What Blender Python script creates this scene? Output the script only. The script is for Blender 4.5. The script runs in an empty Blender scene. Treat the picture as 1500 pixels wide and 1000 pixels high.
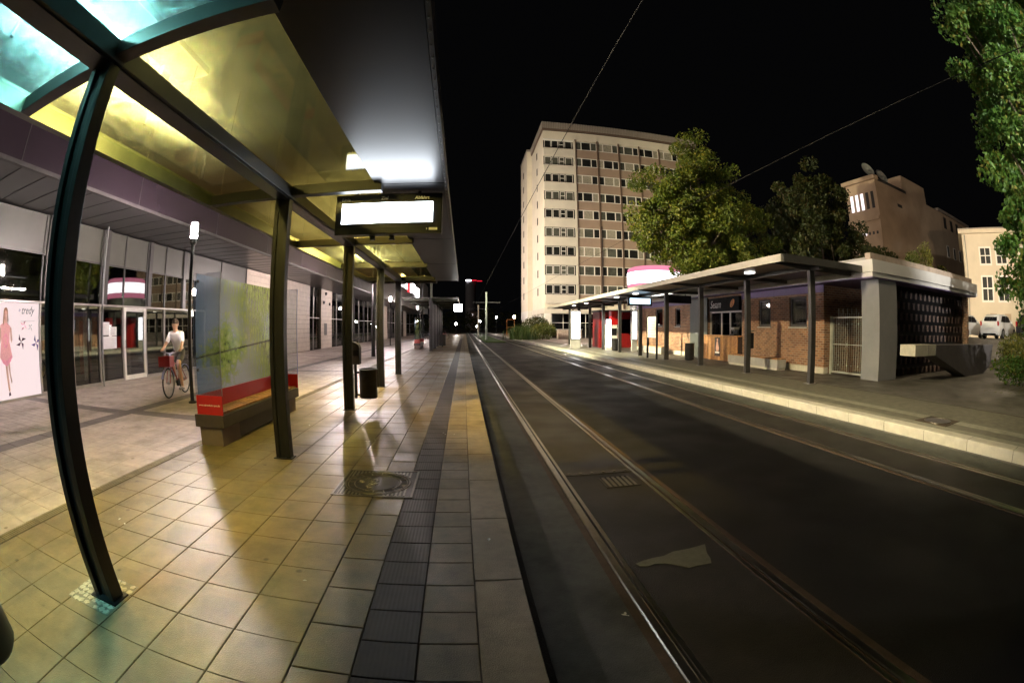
import bpy, bmesh, math, random
from mathutils import Vector, Matrix
random.seed(7)
R = math.radians
scene = bpy.context.scene
col = scene.collection

# ------------------------------------------------------------------ camera
cd = bpy.data.cameras.new('camera')
cd.type = 'PANO'
cd.sensor_width = 36.0
cd.sensor_height = 24.0
cd.clip_start = 0.02
cd.clip_end = 4000.0
try:
    cd.panorama_type = 'FISHEYE_EQUISOLID'; cd.fisheye_lens = 16.0; cd.fisheye_fov = math.pi
except AttributeError:
    cd.cycles.panorama_type = 'FISHEYE_EQUISOLID'; cd.cycles.fisheye_lens = 16.0; cd.cycles.fisheye_fov = math.pi
cam = bpy.data.objects.new('camera', cd); col.objects.link(cam)
CAMROT = Matrix(((0.9945072610820654, 0.0021581990141908034, -0.1046453526539237),
                 (-0.10466252900523766, 0.030352119926780045, -0.9940445180363796),
                 (0.0010308623946441952, 0.9995369382834062, 0.03041128622333822)))
cam.rotation_euler = CAMROT.to_euler()
cam.location = (0, 0, 1.52)
scene.camera = cam

# ------------------------------------------------------------------ night sky, city glow, exposure
w = bpy.data.worlds.new('World'); scene.world = w; w.use_nodes = True
bg = w.node_tree.nodes['Background']
bg.inputs[0].default_value = (0.9, 0.9, 1.0, 1); bg.inputs[1].default_value = 0.0016
sl = bpy.data.lights.new('city_glow_fill', 'SUN'); sl.energy = 0.10; sl.angle = R(12); sl.color = (1, .86, .74)  # dim sun added as city glow, there is no moon
so = bpy.data.objects.new('city_glow_fill', sl); col.objects.link(so)
so.rotation_euler = Vector((0.55, 0.75, -0.42)).to_track_quat('-Z', 'Y').to_euler()
scene.view_settings.view_transform = 'Standard'
scene.view_settings.look = 'None'
scene.view_settings.exposure = 0.0
scene.view_settings.gamma = 1.0
scene.view_settings.use_curve_mapping = False
scene.render.engine = 'CYCLES'
cy = scene.cycles
cy.use_denoising = True
try: cy.denoiser = 'OPENIMAGEDENOISE'
except Exception: pass
cy.max_bounces = 8; cy.diffuse_bounces = 3; cy.glossy_bounces = 3; cy.transmission_bounces = 6; cy.transparent_max_bounces = 12
cy.sample_clamp_indirect = 6.0
cy.caustics_reflective = False; cy.caustics_refractive = True

# ------------------------------------------------------------------ materials
MATS = {}
def nodes(name):
    m = bpy.data.materials.new(name); m.use_nodes = True
    nt = m.node_tree; nt.nodes.clear()
    out = nt.nodes.new('ShaderNodeOutputMaterial')
    MATS[name] = m
    return m, nt, out
def N(nt, t, **kw):
    n = nt.nodes.new(t)
    for k, v in kw.items():
        if k.startswith('i_'): n.inputs[k[2:].replace('_', ' ')].default_value = v
        else: setattr(n, k, v)
    return n
def L(nt, a, b): nt.links.new(a, b)
def c4(c): return (c[0], c[1], c[2], 1.0)
def ramp(nt, fac, stops):
    r = N(nt, 'ShaderNodeValToRGB')
    e = r.color_ramp.elements
    while len(e) < len(stops): e.new(0.5)
    for i, (p, c) in enumerate(stops):
        e[i].position = p; e[i].color = c4(c) if len(c) == 3 else c
    L(nt, fac, r.inputs[0]); return r
def mat(name, color, rough=0.6, metal=0.0, var=0.25, scale=6.0, bump=0.0, bscale=60.0, cell=0.0, cvar=0.0, rvar=0.0, spec=0.5, island=0.0, coat=0.0, spots=0.0):
    """surface with cloudy colour variation, fine relief, optional per-piece shade (cell size in metres, or per island)"""
    m, nt, out = nodes(name)
    p = N(nt, 'ShaderNodeBsdfPrincipled')
    p.inputs['Metallic'].default_value = metal
    p.inputs['Specular IOR Level'].default_value = spec
    if coat: p.inputs['Coat Weight'].default_value = coat
    g = N(nt, 'ShaderNodeNewGeometry')
    nz = N(nt, 'ShaderNodeTexNoise', i_Scale=scale, i_Detail=6.0, i_Roughness=0.65)
    L(nt, g.outputs['Position'], nz.inputs['Vector'])
    lo = tuple(x * (1 - var) for x in color); hi = tuple(min(1, x * (1 + var)) for x in color)
    r = ramp(nt, nz.outputs['Fac'], [(0.3, lo), (0.7, hi)])
    csock = r.outputs[0]
    fac = None
    if cell:
        sn = N(nt, 'ShaderNodeVectorMath', operation='SNAP'); sn.inputs[1].default_value = (cell, cell, 1000.0)
        L(nt, g.outputs['Position'], sn.inputs[0])
        wn = N(nt, 'ShaderNodeTexWhiteNoise', noise_dimensions='3D'); L(nt, sn.outputs[0], wn.inputs['Vector']); fac = wn.outputs['Value']
    elif island:
        fac = g.outputs['Random Per Island']; cvar = island
    if fac is not None:
        mr = N(nt, 'ShaderNodeMapRange'); mr.inputs['To Min'].default_value = 1 - cvar; mr.inputs['To Max'].default_value = 1 + cvar
        L(nt, fac, mr.inputs['Value'])
        vm = N(nt, 'ShaderNodeVectorMath', operation='SCALE'); L(nt, csock, vm.inputs[0]); L(nt, mr.outputs[0], vm.inputs['Scale'])
        csock = vm.outputs[0]
    if spots:
        vo = N(nt, 'ShaderNodeTexVoronoi', i_Scale=spots); L(nt, g.outputs['Position'], vo.inputs['Vector'])
        sr = ramp(nt, vo.outputs['Distance'], [(.045, (.45, .43, .40)), (.085, (1, 1, 1))])
        n3 = N(nt, 'ShaderNodeTexNoise', i_Scale=1.7, i_Detail=7.0, i_Roughness=.7); L(nt, g.outputs['Position'], n3.inputs['Vector'])
        s3 = ramp(nt, n3.outputs['Fac'], [(.30, (.62, .60, .56)), (.52, (1, 1, 1)), (.75, (1.12, 1.1, 1.05))])
        for rr_ in (sr, s3):
            mm = N(nt, 'ShaderNodeMix', data_type='RGBA', blend_type='MULTIPLY'); mm.inputs[0].default_value = 1
            L(nt, csock, mm.inputs[6]); L(nt, rr_.outputs[0], mm.inputs[7]); csock = mm.outputs[2]
    L(nt, csock, p.inputs['Base Color'])
    if rvar:
        n2 = N(nt, 'ShaderNodeTexNoise', i_Scale=.9, i_Detail=2.0, i_Roughness=0.5); L(nt, g.outputs['Position'], n2.inputs['Vector'])
        m2 = N(nt, 'ShaderNodeMapRange'); m2.interpolation_type = 'SMOOTHSTEP'; m2.inputs['From Min'].default_value = .25; m2.inputs['From Max'].default_value = .75
        m2.inputs['To Min'].default_value = max(.05, rough - rvar); m2.inputs['To Max'].default_value = min(1, rough + rvar)
        L(nt, n2.outputs['Fac'], m2.inputs['Value']); L(nt, m2.outputs[0], p.inputs['Roughness'])
    else: p.inputs['Roughness'].default_value = rough
    if bump:
        bn = N(nt, 'ShaderNodeTexNoise', i_Scale=bscale, i_Detail=4.0); L(nt, g.outputs['Position'], bn.inputs['Vector'])
        b = N(nt, 'ShaderNodeBump', i_Strength=bump, i_Distance=0.01); L(nt, bn.outputs['Fac'], b.inputs['Height']); L(nt, b.outputs[0], p.inputs['Normal'])
    L(nt, p.outputs[0], out.inputs[0])
    m['p'] = p.name
    return m
def emit(name, color, strength):
    m, nt, out = nodes(name)
    e = N(nt, 'ShaderNodeEmission', i_Strength=strength); e.inputs[0].default_value = c4(color)
    L(nt, e.outputs[0], out.inputs[0]); return m

mat('tile', (.185, .14, .072), .42, var=.22, scale=5, bump=.3, bscale=140, cell=.393, cvar=.12, rvar=.14, spots=3.1)
mat('plaza_tile', (.42, .355, .32), .5, var=.18, scale=5, bump=.25, bscale=140, cell=.393, cvar=.10, rvar=.14, spots=2.6)
mat('plaza_dark', (.12, .10, .095), .5, var=.25, scale=6, bump=.2, bscale=140, rvar=.1)
mat('strip_tile', (.185, .148, .085), .5, var=.25, scale=7, bump=.3, bscale=150, cell=.295, cvar=.08, rvar=.12, spots=2.3)
mat('edge_slab', (.24, .20, .118), .55, var=.22, scale=6, bump=.6, bscale=220, rvar=.1, spots=1.9)
mat('joint', (.065, .052, .034), .9, var=.3)
mat('asphalt', (.010, .010, .010), .6, var=.6, scale=45, bump=.8, bscale=110, rvar=.12, spec=.3)
mat('trackbed', (.052, .056, .046), .55, var=.4, scale=7, bump=.6, bscale=150, rvar=.12)
mat('trackbed_inner', (.016, .014, .011), .55, var=.45, scale=9, bump=.6, bscale=150, rvar=.14)
mat('patch', (.12, .122, .09), .5, var=.2, scale=14, bump=.2)
mat('rail_steel', (.50, .47, .40), .28, metal=1, var=.15, scale=8)
mat('rail_rust', (.075, .05, .032), .6, metal=.2, var=.35, scale=9, bump=.3, bscale=90)
mat('rubber', (.012, .012, .012), .7, var=.2)
mat('kerb', (.56, .53, .45), .6, var=.14, scale=5, bump=.3, bscale=120)
mat('far_pave', (.115, .105, .09), .55, var=.35, scale=2.2, bump=.35, bscale=110, cell=.4, cvar=.1, rvar=.15)
mat('far_strip', (.27, .26, .20), .55, var=.25, scale=5, bump=.3, bscale=120, rvar=.1)
mat('far_band', (.16, .15, .115), .6, var=.3, scale=5, bump=.3)
mat('soil', (.05, .045, .03), .9, var=.4, scale=2)
mat('post_paint', (.013, .012, .013), .34, metal=.25, var=.3, scale=9, bump=.05)
mat('sign_black', (.006, .006, .007), .7, var=.1, spec=.15)
mat('pane_matte', (.02, .02, .018), .5, var=.4, scale=.7, spec=.2)
mat('beam_paint', (.007, .007, .007), .5, metal=.1, var=.25, scale=9)
mat('green_trim', (.045, .055, .035), .4, metal=.2, var=.2)
mat('soffit_metal', (.016, .0155, .017), .36, metal=.9, var=.05, scale=.6)
mat('gasket', (.02, .025, .015), .6)
mat('far_metal', (.07, .067, .064), .4, metal=.5, var=.15)
mat('far_fascia', (.42, .38, .32), .45, metal=.1, var=.1, scale=3)
mat('black_plastic', (.007, .007, .009), .35, var=.2)
mat('dark_metal', (.03, .03, .032), .35, metal=.5, var=.3, scale=12)
mat('bin_metal', (.045, .043, .045), .4, metal=.6, var=.3, scale=10)
mat('grey_metal', (.28, .28, .28), .4, metal=.6, var=.15)
mat('white_paint', (.72, .70, .66), .5, var=.06)
mat('print_white', (.82, .82, .82), .6, var=.02)
mat('red_panel', (.42, .010, .010), .35, var=.1)
mat('wood', (.40, .20, .08), .5, var=.4, scale=14, bump=.3, cell=.175, cvar=.28)
mat('bench_body', (.05, .038, .04), .5, var=.2)
mat('bench_base', (.16, .115, .105), .7, var=.15, bump=.3)
mat('concrete', (.36, .35, .33), .65, var=.15, scale=3, bump=.3, bscale=40)
mat('concrete_dark', (.10, .09, .095), .7, var=.2, scale=2.5, bump=.3, bscale=40)
mat('iron', (.045, .038, .032), .45, metal=.6, var=.4, scale=20, bump=.4, bscale=80)
mat('iron_worn', (.20, .18, .15), .35, metal=.8, var=.3, scale=30)
mat('cobble', (.34, .31, .24), .6, var=.3, scale=20, bump=.6, bscale=60, island=.25)
mat('stone_clad', (.50, .42, .35), .6, var=.12, scale=3, bump=.25, bscale=60, island=.07)
mat('spandrel', (.075, .072, .062), .45, var=.08, scale=1.5)
mat('soffit_grey', (.075, .07, .075), .32, metal=.4, var=.08, scale=1)
mat('overhang', (.032, .022, .030), .26, metal=.35, var=.06, scale=.8)
mat('frame_alu', (.36, .33, .31), .4, metal=.4, var=.1)
mat('frame_dark', (.06, .055, .055), .4, metal=.3, var=.2)
mat('shop_inside', (.05, .045, .04), .8, var=.4, scale=1.2)
mat('shop_floor', (.10, .09, .08), .5, var=.3)
mat('drape', (.75, .74, .76), .8, var=.05)
mat('paper', (.70, .69, .66), .7, var=.05)
mat('plaster_cream', (.66, .56, .44), .75, var=.07, scale=.6, bump=.2, bscale=20)
mat('plaster_pink', (.76, .68, .55), .75, var=.07, scale=.4, bump=.15, bscale=20)
mat('plaster_tan', (.46, .34, .24), .8, var=.14, scale=.35, bump=.2, bscale=15)
mat('spandrel_brown', (.34, .24, .18), .7, var=.1, scale=.5)
mat('pilaster_dark', (.13, .085, .06), .6, var=.15)
mat('parapet_grey', (.34, .29, .25), .6, var=.1)
mat('balcony_white', (.66, .60, .51), .65, var=.07, scale=.6)
mat('window_white', (.78, .74, .68), .5, var=.05)
mat('brick_dark', (.032, .013, .010), .6, var=.4, scale=6, bump=.3, island=.3)
mat('grey_paint', (.07, .075, .072), .5, var=.15, scale=3)
mat('pillar_grey', (.23, .23, .245), .5, var=.1, scale=1.5, bump=.1)
mat('fascia_white', (.62, .60, .60), .5, var=.07, scale=1.2)
mat('purple_soffit', (.15, .11, .25), .5, var=.1)
mat('gate_metal', (.42, .42, .36), .4, metal=.4, var=.15)
mat('bark', (.09, .065, .045), .9, var=.4, scale=9, bump=.8, bscale=25)
mat('car_white', (.75, .74, .73), .25, var=.03, coat=.6)
mat('car_dark', (.02, .02, .022), .25, var=.1, coat=.6)
mat('car_glass', (.015, .015, .018), .08, var=.1)
mat('tyre', (.015, .015, .015), .8, var=.2)
mat('tail_red', (.35, .01, .012), .2, var=.1)
mat('skin', (.50, .30, .21), .5, var=.08)
mat('hair', (.05, .03, .02), .6, var=.2)
mat('shirt', (.74, .72, .72), .8, var=.06)
mat('trousers', (.10, .095, .10), .8, var=.15)
mat('shoe', (.20, .18, .17), .6, var=.1)
mat('bike_paint', (.30, .05, .05), .35, var=.1)
mat('bike_blue', (.30, .34, .62), .3, metal=.3, var=.1)
mat('mast_pale', (.42, .50, .40), .5, metal=.2, var=.12)
mat('wire', (.012, .011, .010), .8, metal=0, spec=.1)
mat('pane_dark', (.018, .018, .017), .12, var=.4, scale=.7)
mat('pane_mid', (.085, .085, .07), .14, var=.45, scale=.7)
mat('red_dim', (.20, .009, .009), .4, var=.2)
mat('tower_wall', (.40, .37, .38), .6, var=.1, scale=.05)
mat('poster_pink', (.82, .40, .40), .6, var=.15, scale=30)
mat('poster_dark', (.08, .02, .05), .6)
mat('poster_violet', (.20, .14, .34), .6)
mat('poster_skin', (.62, .36, .28), .6)
mat('poster_hair', (.28, .13, .07), .6)
mat('poster_rose', (.85, .32, .42), .6)
mat('poster_grey', (.55, .50, .52), .6)
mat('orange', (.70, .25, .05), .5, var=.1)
mat('stone_low', (.42, .33, .27), .8, var=.25, scale=4, bump=.5)
mat('dish', (.48, .50, .46), .5, var=.08)

emit('lcd', (.86, .93, 1.0), 24.0)
emit('lcd_far', (.55, .80, 1.0), 3.2)
emit('lantern', (1.0, .84, .80), 3000.0)
emit('roof_tube', (1.0, .97, .84), 520.0)
emit('sign_white', (1.0, .93, .97), 8.0)
emit('sign_red', (1.0, .05, .06), 2.2)
emit('flood_face', (1.0, .97, .92), 45.0)
emit('downlight', (1.0, .95, .85), 3.5)
emit('advert_lit', (.97, .95, 1.0), 5.5)
emit('rotunda_white', (1.0, .93, .97), 4.5)
emit('rotunda_pink', (1.0, .30, .45), 1.1)
emit('far_lamp', (1.0, .90, .82), 260.0)
emit('far_lamp_warm', (1.0, .55, .28), 180.0)
emit('lit_window', (1.0, .93, .98), 1.6)
emit('tower_sign', (.92, .92, 1.0), 6.0)
emit('tower_red', (1.0, .02, .05), 1.0)
emit('bike_lamp', (.62, .68, 1.0), 60.0)
emit('poster_back', (1.0, .80, .79), 1.0)

def glass(name, tint=(.9, .92, .9), refl=.10, rough=.02, trans=1.0):
    m, nt, out = nodes(name)
    t = N(nt, 'ShaderNodeBsdfTransparent'); t.inputs[0].default_value = c4(tuple(x * trans for x in tint))
    gl = N(nt, 'ShaderNodeBsdfGlossy'); gl.inputs['Roughness'].default_value = rough; gl.inputs[0].default_value = (.9, .9, .9, 1)
    lw = N(nt, 'ShaderNodeLayerWeight', i_Blend=.35)
    mr = N(nt, 'ShaderNodeMapRange'); mr.inputs['To Min'].default_value = refl; mr.inputs['To Max'].default_value = min(1, refl + .55)
    L(nt, lw.outputs['Fresnel'], mr.inputs['Value'])
    mx = N(nt, 'ShaderNodeMixShader'); L(nt, mr.outputs[0], mx.inputs[0]); L(nt, t.outputs[0], mx.inputs[1]); L(nt, gl.outputs[0], mx.inputs[2])
    L(nt, mx.outputs[0], out.inputs[0]); return m
glass('shop_glass', (.62, .63, .58), .20)
glass('clear_glass', (.90, .92, .95), .09)
glass('dark_glass', (.14, .14, .14), .16)
glass('house_glass', (.30, .31, .28), .14)

def frosted(name, tint, film, haze=1.0):
    """laminated roof glass, mostly clear, with a film of dirt that scatters the light from above"""
    m, nt, out = nodes(name)
    g = N(nt, 'ShaderNodeNewGeometry')
    nz = N(nt, 'ShaderNodeTexNoise', i_Scale=7.0, i_Detail=9.0, i_Roughness=.8, i_Distortion=.5); L(nt, g.outputs['Position'], nz.inputs['Vector'])
    n2 = N(nt, 'ShaderNodeTexNoise', i_Scale=42.0, i_Detail=3.0); L(nt, g.outputs['Position'], n2.inputs['Vector'])
    dirt = N(nt, 'ShaderNodeMapRange'); L(nt, nz.outputs['Fac'], dirt.inputs['Value'])
    for k, v in (('From Min', .36), ('From Max', .66), ('To Min', .02 * haze), ('To Max', .11 * haze)): dirt.inputs[k].default_value = v
    sp = N(nt, 'ShaderNodeMapRange'); L(nt, n2.outputs['Fac'], sp.inputs['Value'])
    for k, v in (('From Min', .66), ('From Max', .76), ('To Min', 0.0), ('To Max', .10 * haze)): sp.inputs[k].default_value = v
    ad = N(nt, 'ShaderNodeMath', operation='ADD'); L(nt, dirt.outputs[0], ad.inputs[0]); L(nt, sp.outputs[0], ad.inputs[1])
    tr = N(nt, 'ShaderNodeBsdfTransparent'); tr.inputs[0].default_value = c4(tint)
    tl = N(nt, 'ShaderNodeBsdfTranslucent'); tl.inputs[0].default_value = c4(film)
    rf = N(nt, 'ShaderNodeBsdfRefraction', i_Roughness=.55, i_IOR=1.25); rf.inputs[0].default_value = c4(film)
    gl = N(nt, 'ShaderNodeBsdfGlossy', i_Roughness=.05); gl.inputs[0].default_value = (.8, .8, .8, 1)
    a = N(nt, 'ShaderNodeMixShader'); a.inputs[0].default_value = .5; L(nt, tl.outputs[0], a.inputs[1]); L(nt, rf.outputs[0], a.inputs[2])
    b = N(nt, 'ShaderNodeMixShader'); L(nt, ad.outputs[0], b.inputs[0]); L(nt, tr.outputs[0], b.inputs[1]); L(nt, a.outputs[0], b.inputs[2])
    c = N(nt, 'ShaderNodeMixShader'); c.inputs[0].default_value = .05; L(nt, b.outputs[0], c.inputs[1]); L(nt, gl.outputs[0], c.inputs[2])
    L(nt, c.outputs[0], out.inputs[0]); return m
frosted('roof_glass_yellow', (.90, .81, .42), (.90, .94, .66))
frosted('roof_glass_cyan', (.50, .87, .90), (.58, .94, .98), 1.1)

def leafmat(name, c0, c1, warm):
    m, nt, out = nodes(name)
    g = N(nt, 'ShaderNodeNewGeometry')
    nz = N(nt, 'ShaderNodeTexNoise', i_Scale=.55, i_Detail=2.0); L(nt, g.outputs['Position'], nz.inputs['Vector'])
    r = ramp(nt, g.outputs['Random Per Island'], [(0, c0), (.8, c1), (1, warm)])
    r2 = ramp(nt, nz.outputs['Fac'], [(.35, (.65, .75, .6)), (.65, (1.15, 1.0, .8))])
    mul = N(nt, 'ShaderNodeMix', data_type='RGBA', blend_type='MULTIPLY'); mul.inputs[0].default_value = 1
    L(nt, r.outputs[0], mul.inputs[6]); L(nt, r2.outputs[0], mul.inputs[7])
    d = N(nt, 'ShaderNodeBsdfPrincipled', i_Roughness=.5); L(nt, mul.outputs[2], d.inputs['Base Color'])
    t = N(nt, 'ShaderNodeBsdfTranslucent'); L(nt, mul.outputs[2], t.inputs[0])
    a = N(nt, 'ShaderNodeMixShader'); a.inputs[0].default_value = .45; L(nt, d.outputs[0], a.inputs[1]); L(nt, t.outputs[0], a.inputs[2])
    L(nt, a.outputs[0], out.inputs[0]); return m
leafmat('leaf', (.065, .105, .012), (.16, .19, .022), (.25, .22, .03))
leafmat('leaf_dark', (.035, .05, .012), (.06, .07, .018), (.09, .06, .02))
leafmat('leaf_green', (.04, .12, .02), (.10, .20, .035), (.19, .17, .035))
leafmat('leaf_yellow', (.08, .10, .015), (.16, .17, .03), (.22, .19, .04))
leafmat('reed', (.05, .09, .025), (.09, .14, .04), (.12, .14, .05))

def brickmat():
    m, nt, out = nodes('brick')
    g = N(nt, 'ShaderNodeNewGeometry')
    sp = N(nt, 'ShaderNodeSeparateXYZ'); L(nt, g.outputs['Position'], sp.inputs[0])
    ad = N(nt, 'ShaderNodeMath', operation='ADD'); L(nt, sp.outputs['X'], ad.inputs[0]); L(nt, sp.outputs['Y'], ad.inputs[1])
    cb = N(nt, 'ShaderNodeCombineXYZ'); L(nt, ad.outputs[0], cb.inputs[0]); L(nt, sp.outputs['Z'], cb.inputs[1])
    b = N(nt, 'ShaderNodeTexBrick', i_Scale=1.0); b.inputs['Brick Width'].default_value = .25; b.inputs['Row Height'].default_value = .083
    b.inputs['Mortar Size'].default_value = .012; b.inputs['Mortar Smooth'].default_value = .1; b.inputs['Bias'].default_value = -.1
    b.inputs['Color1'].default_value = c4((.36, .17, .09)); b.inputs['Color2'].default_value = c4((.16, .07, .04)); b.inputs['Mortar'].default_value = c4((.36, .30, .23))
    L(nt, cb.outputs[0], b.inputs['Vector'])
    nz = N(nt, 'ShaderNodeTexNoise', i_Scale=1.2, i_Detail=5.0); L(nt, g.outputs['Position'], nz.inputs['Vector'])
    r = ramp(nt, nz.outputs['Fac'], [(.3, (.72, .68, .66)), (.7, (1.12, 1.1, 1.05))])
    mul = N(nt, 'ShaderNodeMix', data_type='RGBA', blend_type='MULTIPLY'); mul.inputs[0].default_value = 1
    L(nt, b.outputs['Color'], mul.inputs[6]); L(nt, r.outputs[0], mul.inputs[7])
    p = N(nt, 'ShaderNodeBsdfPrincipled', i_Roughness=.75); L(nt, mul.outputs[2], p.inputs['Base Color'])
    bu = N(nt, 'ShaderNodeBump', i_Strength=.6, i_Distance=.01, invert=True); L(nt, b.outputs['Fac'], bu.inputs['Height']); L(nt, bu.outputs[0], p.inputs['Normal'])
    L(nt, p.outputs[0], out.inputs[0])
brickmat()

def ribmat():
    m, nt, out = nodes('tactile')
    g = N(nt, 'ShaderNodeNewGeometry')
    sp = N(nt, 'ShaderNodeSeparateXYZ'); L(nt, g.outputs['Position'], sp.inputs[0])
    mm = N(nt, 'ShaderNodeMath', operation='MULTIPLY'); mm.inputs[1].default_value = 2 * math.pi / .0246; L(nt, sp.outputs['X'], mm.inputs[0])
    sn = N(nt, 'ShaderNodeMath', operation='SINE'); L(nt, mm.outputs[0], sn.inputs[0])
    nz = N(nt, 'ShaderNodeTexNoise', i_Scale=7.0, i_Detail=5.0); L(nt, g.outputs['Position'], nz.inputs['Vector'])
    r = ramp(nt, nz.outputs['Fac'], [(.3, (.020, .013, .008)), (.7, (.038, .025, .016))])
    p = N(nt, 'ShaderNodeBsdfPrincipled', i_Roughness=.55); L(nt, r.outputs[0], p.inputs['Base Color'])
    bu = N(nt, 'ShaderNodeBump', i_Strength=.16, i_Distance=.004); L(nt, sn.outputs[0], bu.inputs['Height']); L(nt, bu.outputs[0], p.inputs['Normal'])
    L(nt, p.outputs[0], out.inputs[0])
ribmat()

def printmat():
    """printed lake picture on the shelter glass: willow upper right, green bush and its mirror image, pale water"""
    m, nt, out = nodes('lake_print')
    tc = N(nt, 'ShaderNodeTexCoord')
    sp = N(nt, 'ShaderNodeSeparateXYZ'); L(nt, tc.outputs['Generated'], sp.inputs[0])
    U = sp.outputs['Y']; V = sp.outputs['Z']
    def math_(op, a, b=None):
        n = N(nt, 'ShaderNodeMath', operation=op)
        for i, x in enumerate((a, b)):
            if x is None: continue
            if isinstance(x, (int, float)): n.inputs[i].default_value = x
            else: L(nt, x, n.inputs[i])
        return n.outputs[0]
    cu = N(nt, 'ShaderNodeCombineXYZ'); L(nt, math_('MULTIPLY', U, 60.0), cu.inputs[0]); L(nt, math_('MULTIPLY', V, 7.0), cu.inputs[1])
    nz = N(nt, 'ShaderNodeTexNoise', i_Scale=1.0, i_Detail=7.0, i_Roughness=.7); L(nt, cu.outputs[0], nz.inputs['Vector'])
    c2 = N(nt, 'ShaderNodeCombineXYZ'); L(nt, math_('MULTIPLY', U, 22.0), c2.inputs[0]); L(nt, math_('MULTIPLY', V, 14.0), c2.inputs[1])
    n2 = N(nt, 'ShaderNodeTexNoise', i_Scale=1.0, i_Detail=6.0, i_Roughness=.65); L(nt, c2.outputs[0], n2.inputs['Vector'])
    base = ramp(nt, U, [(0, (.26, .38, .52)), (.35, (.50, .54, .58)), (1, (.40, .44, .34))])
    # willow: strong for U > .45 and V > .35, streaky
    wm = math_('MULTIPLY', math_('SUBTRACT', math_('ADD', U, math_('MULTIPLY', V, .45)), .52), 3.2)
    wm = math_('MULTIPLY', wm, math_('MULTIPLY', math_('SUBTRACT', nz.outputs['Fac'], .28), 4.0))
    wmc = N(nt, 'ShaderNodeClamp'); L(nt, wm, wmc.inputs[0])
    wcol = ramp(nt, nz.outputs['Fac'], [(.35, (.06, .09, .02)), (.55, (.30, .38, .09)), (.75, (.55, .60, .24))])
    m1 = N(nt, 'ShaderNodeMix', data_type='RGBA'); L(nt, wmc.outputs[0], m1.inputs[0]); L(nt, base.outputs[0], m1.inputs[6]); L(nt, wcol.outputs[0], m1.inputs[7])
    # bush diamond centred (.33,.38)
    du = math_('ABSOLUTE', math_('SUBTRACT', U, .30)); dv = math_('ABSOLUTE', math_('SUBTRACT', V, math_('ADD', .30, math_('MULTIPLY', U, .12))))
    dm = math_('SUBTRACT', 1.0, math_('ADD', math_('MULTIPLY', du, 3.0), math_('MULTIPLY', dv, 2.7)))
    dm = math_('MULTIPLY', math_('ADD', dm, math_('MULTIPLY', math_('SUBTRACT', n2.outputs['Fac'], .5), 2.2)), 2.6)
    dmc = N(nt, 'ShaderNodeClamp'); L(nt, dm, dmc.inputs[0])
    dcol = ramp(nt, n2.outputs['Fac'], [(.35, (.12, .19, .03)), (.5, (.32, .44, .10)), (.68, (.50, .56, .26))])
    m2 = N(nt, 'ShaderNodeMix', data_type='RGBA'); L(nt, dmc.outputs[0], m2.inputs[0]); L(nt, m1.outputs[2], m2.inputs[6]); L(nt, dcol.outputs[0], m2.inputs[7])
    # shore line
    sh = math_('SUBTRACT', 1.0, math_('MULTIPLY', dv, 75.0)); shc = N(nt, 'ShaderNodeClamp'); L(nt, sh, shc.inputs[0])
    m3 = N(nt, 'ShaderNodeMix', data_type='RGBA'); m3.inputs[7].default_value = (.05, .06, .02, 1); L(nt, shc.outputs[0], m3.inputs[0]); L(nt, m2.outputs[2], m3.inputs[6])
    p = N(nt, 'ShaderNodeBsdfPrincipled', i_Roughness=.08); L(nt, m3.outputs[2], p.inputs['Base Color'])
    tl = N(nt, 'ShaderNodeBsdfTranslucent'); L(nt, m3.outputs[2], tl.inputs[0])
    t = N(nt, 'ShaderNodeBsdfTransparent')
    a = N(nt, 'ShaderNodeMixShader'); a.inputs[0].default_value = .5; L(nt, p.outputs[0], a.inputs[1]); L(nt, tl.outputs[0], a.inputs[2])
    b = N(nt, 'ShaderNodeMixShader'); b.inputs[0].default_value = .33; L(nt, a.outputs[0], b.inputs[1]); L(nt, t.outputs[0], b.inputs[2])
    L(nt, b.outputs[0], out.inputs[0])
printmat()

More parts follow.
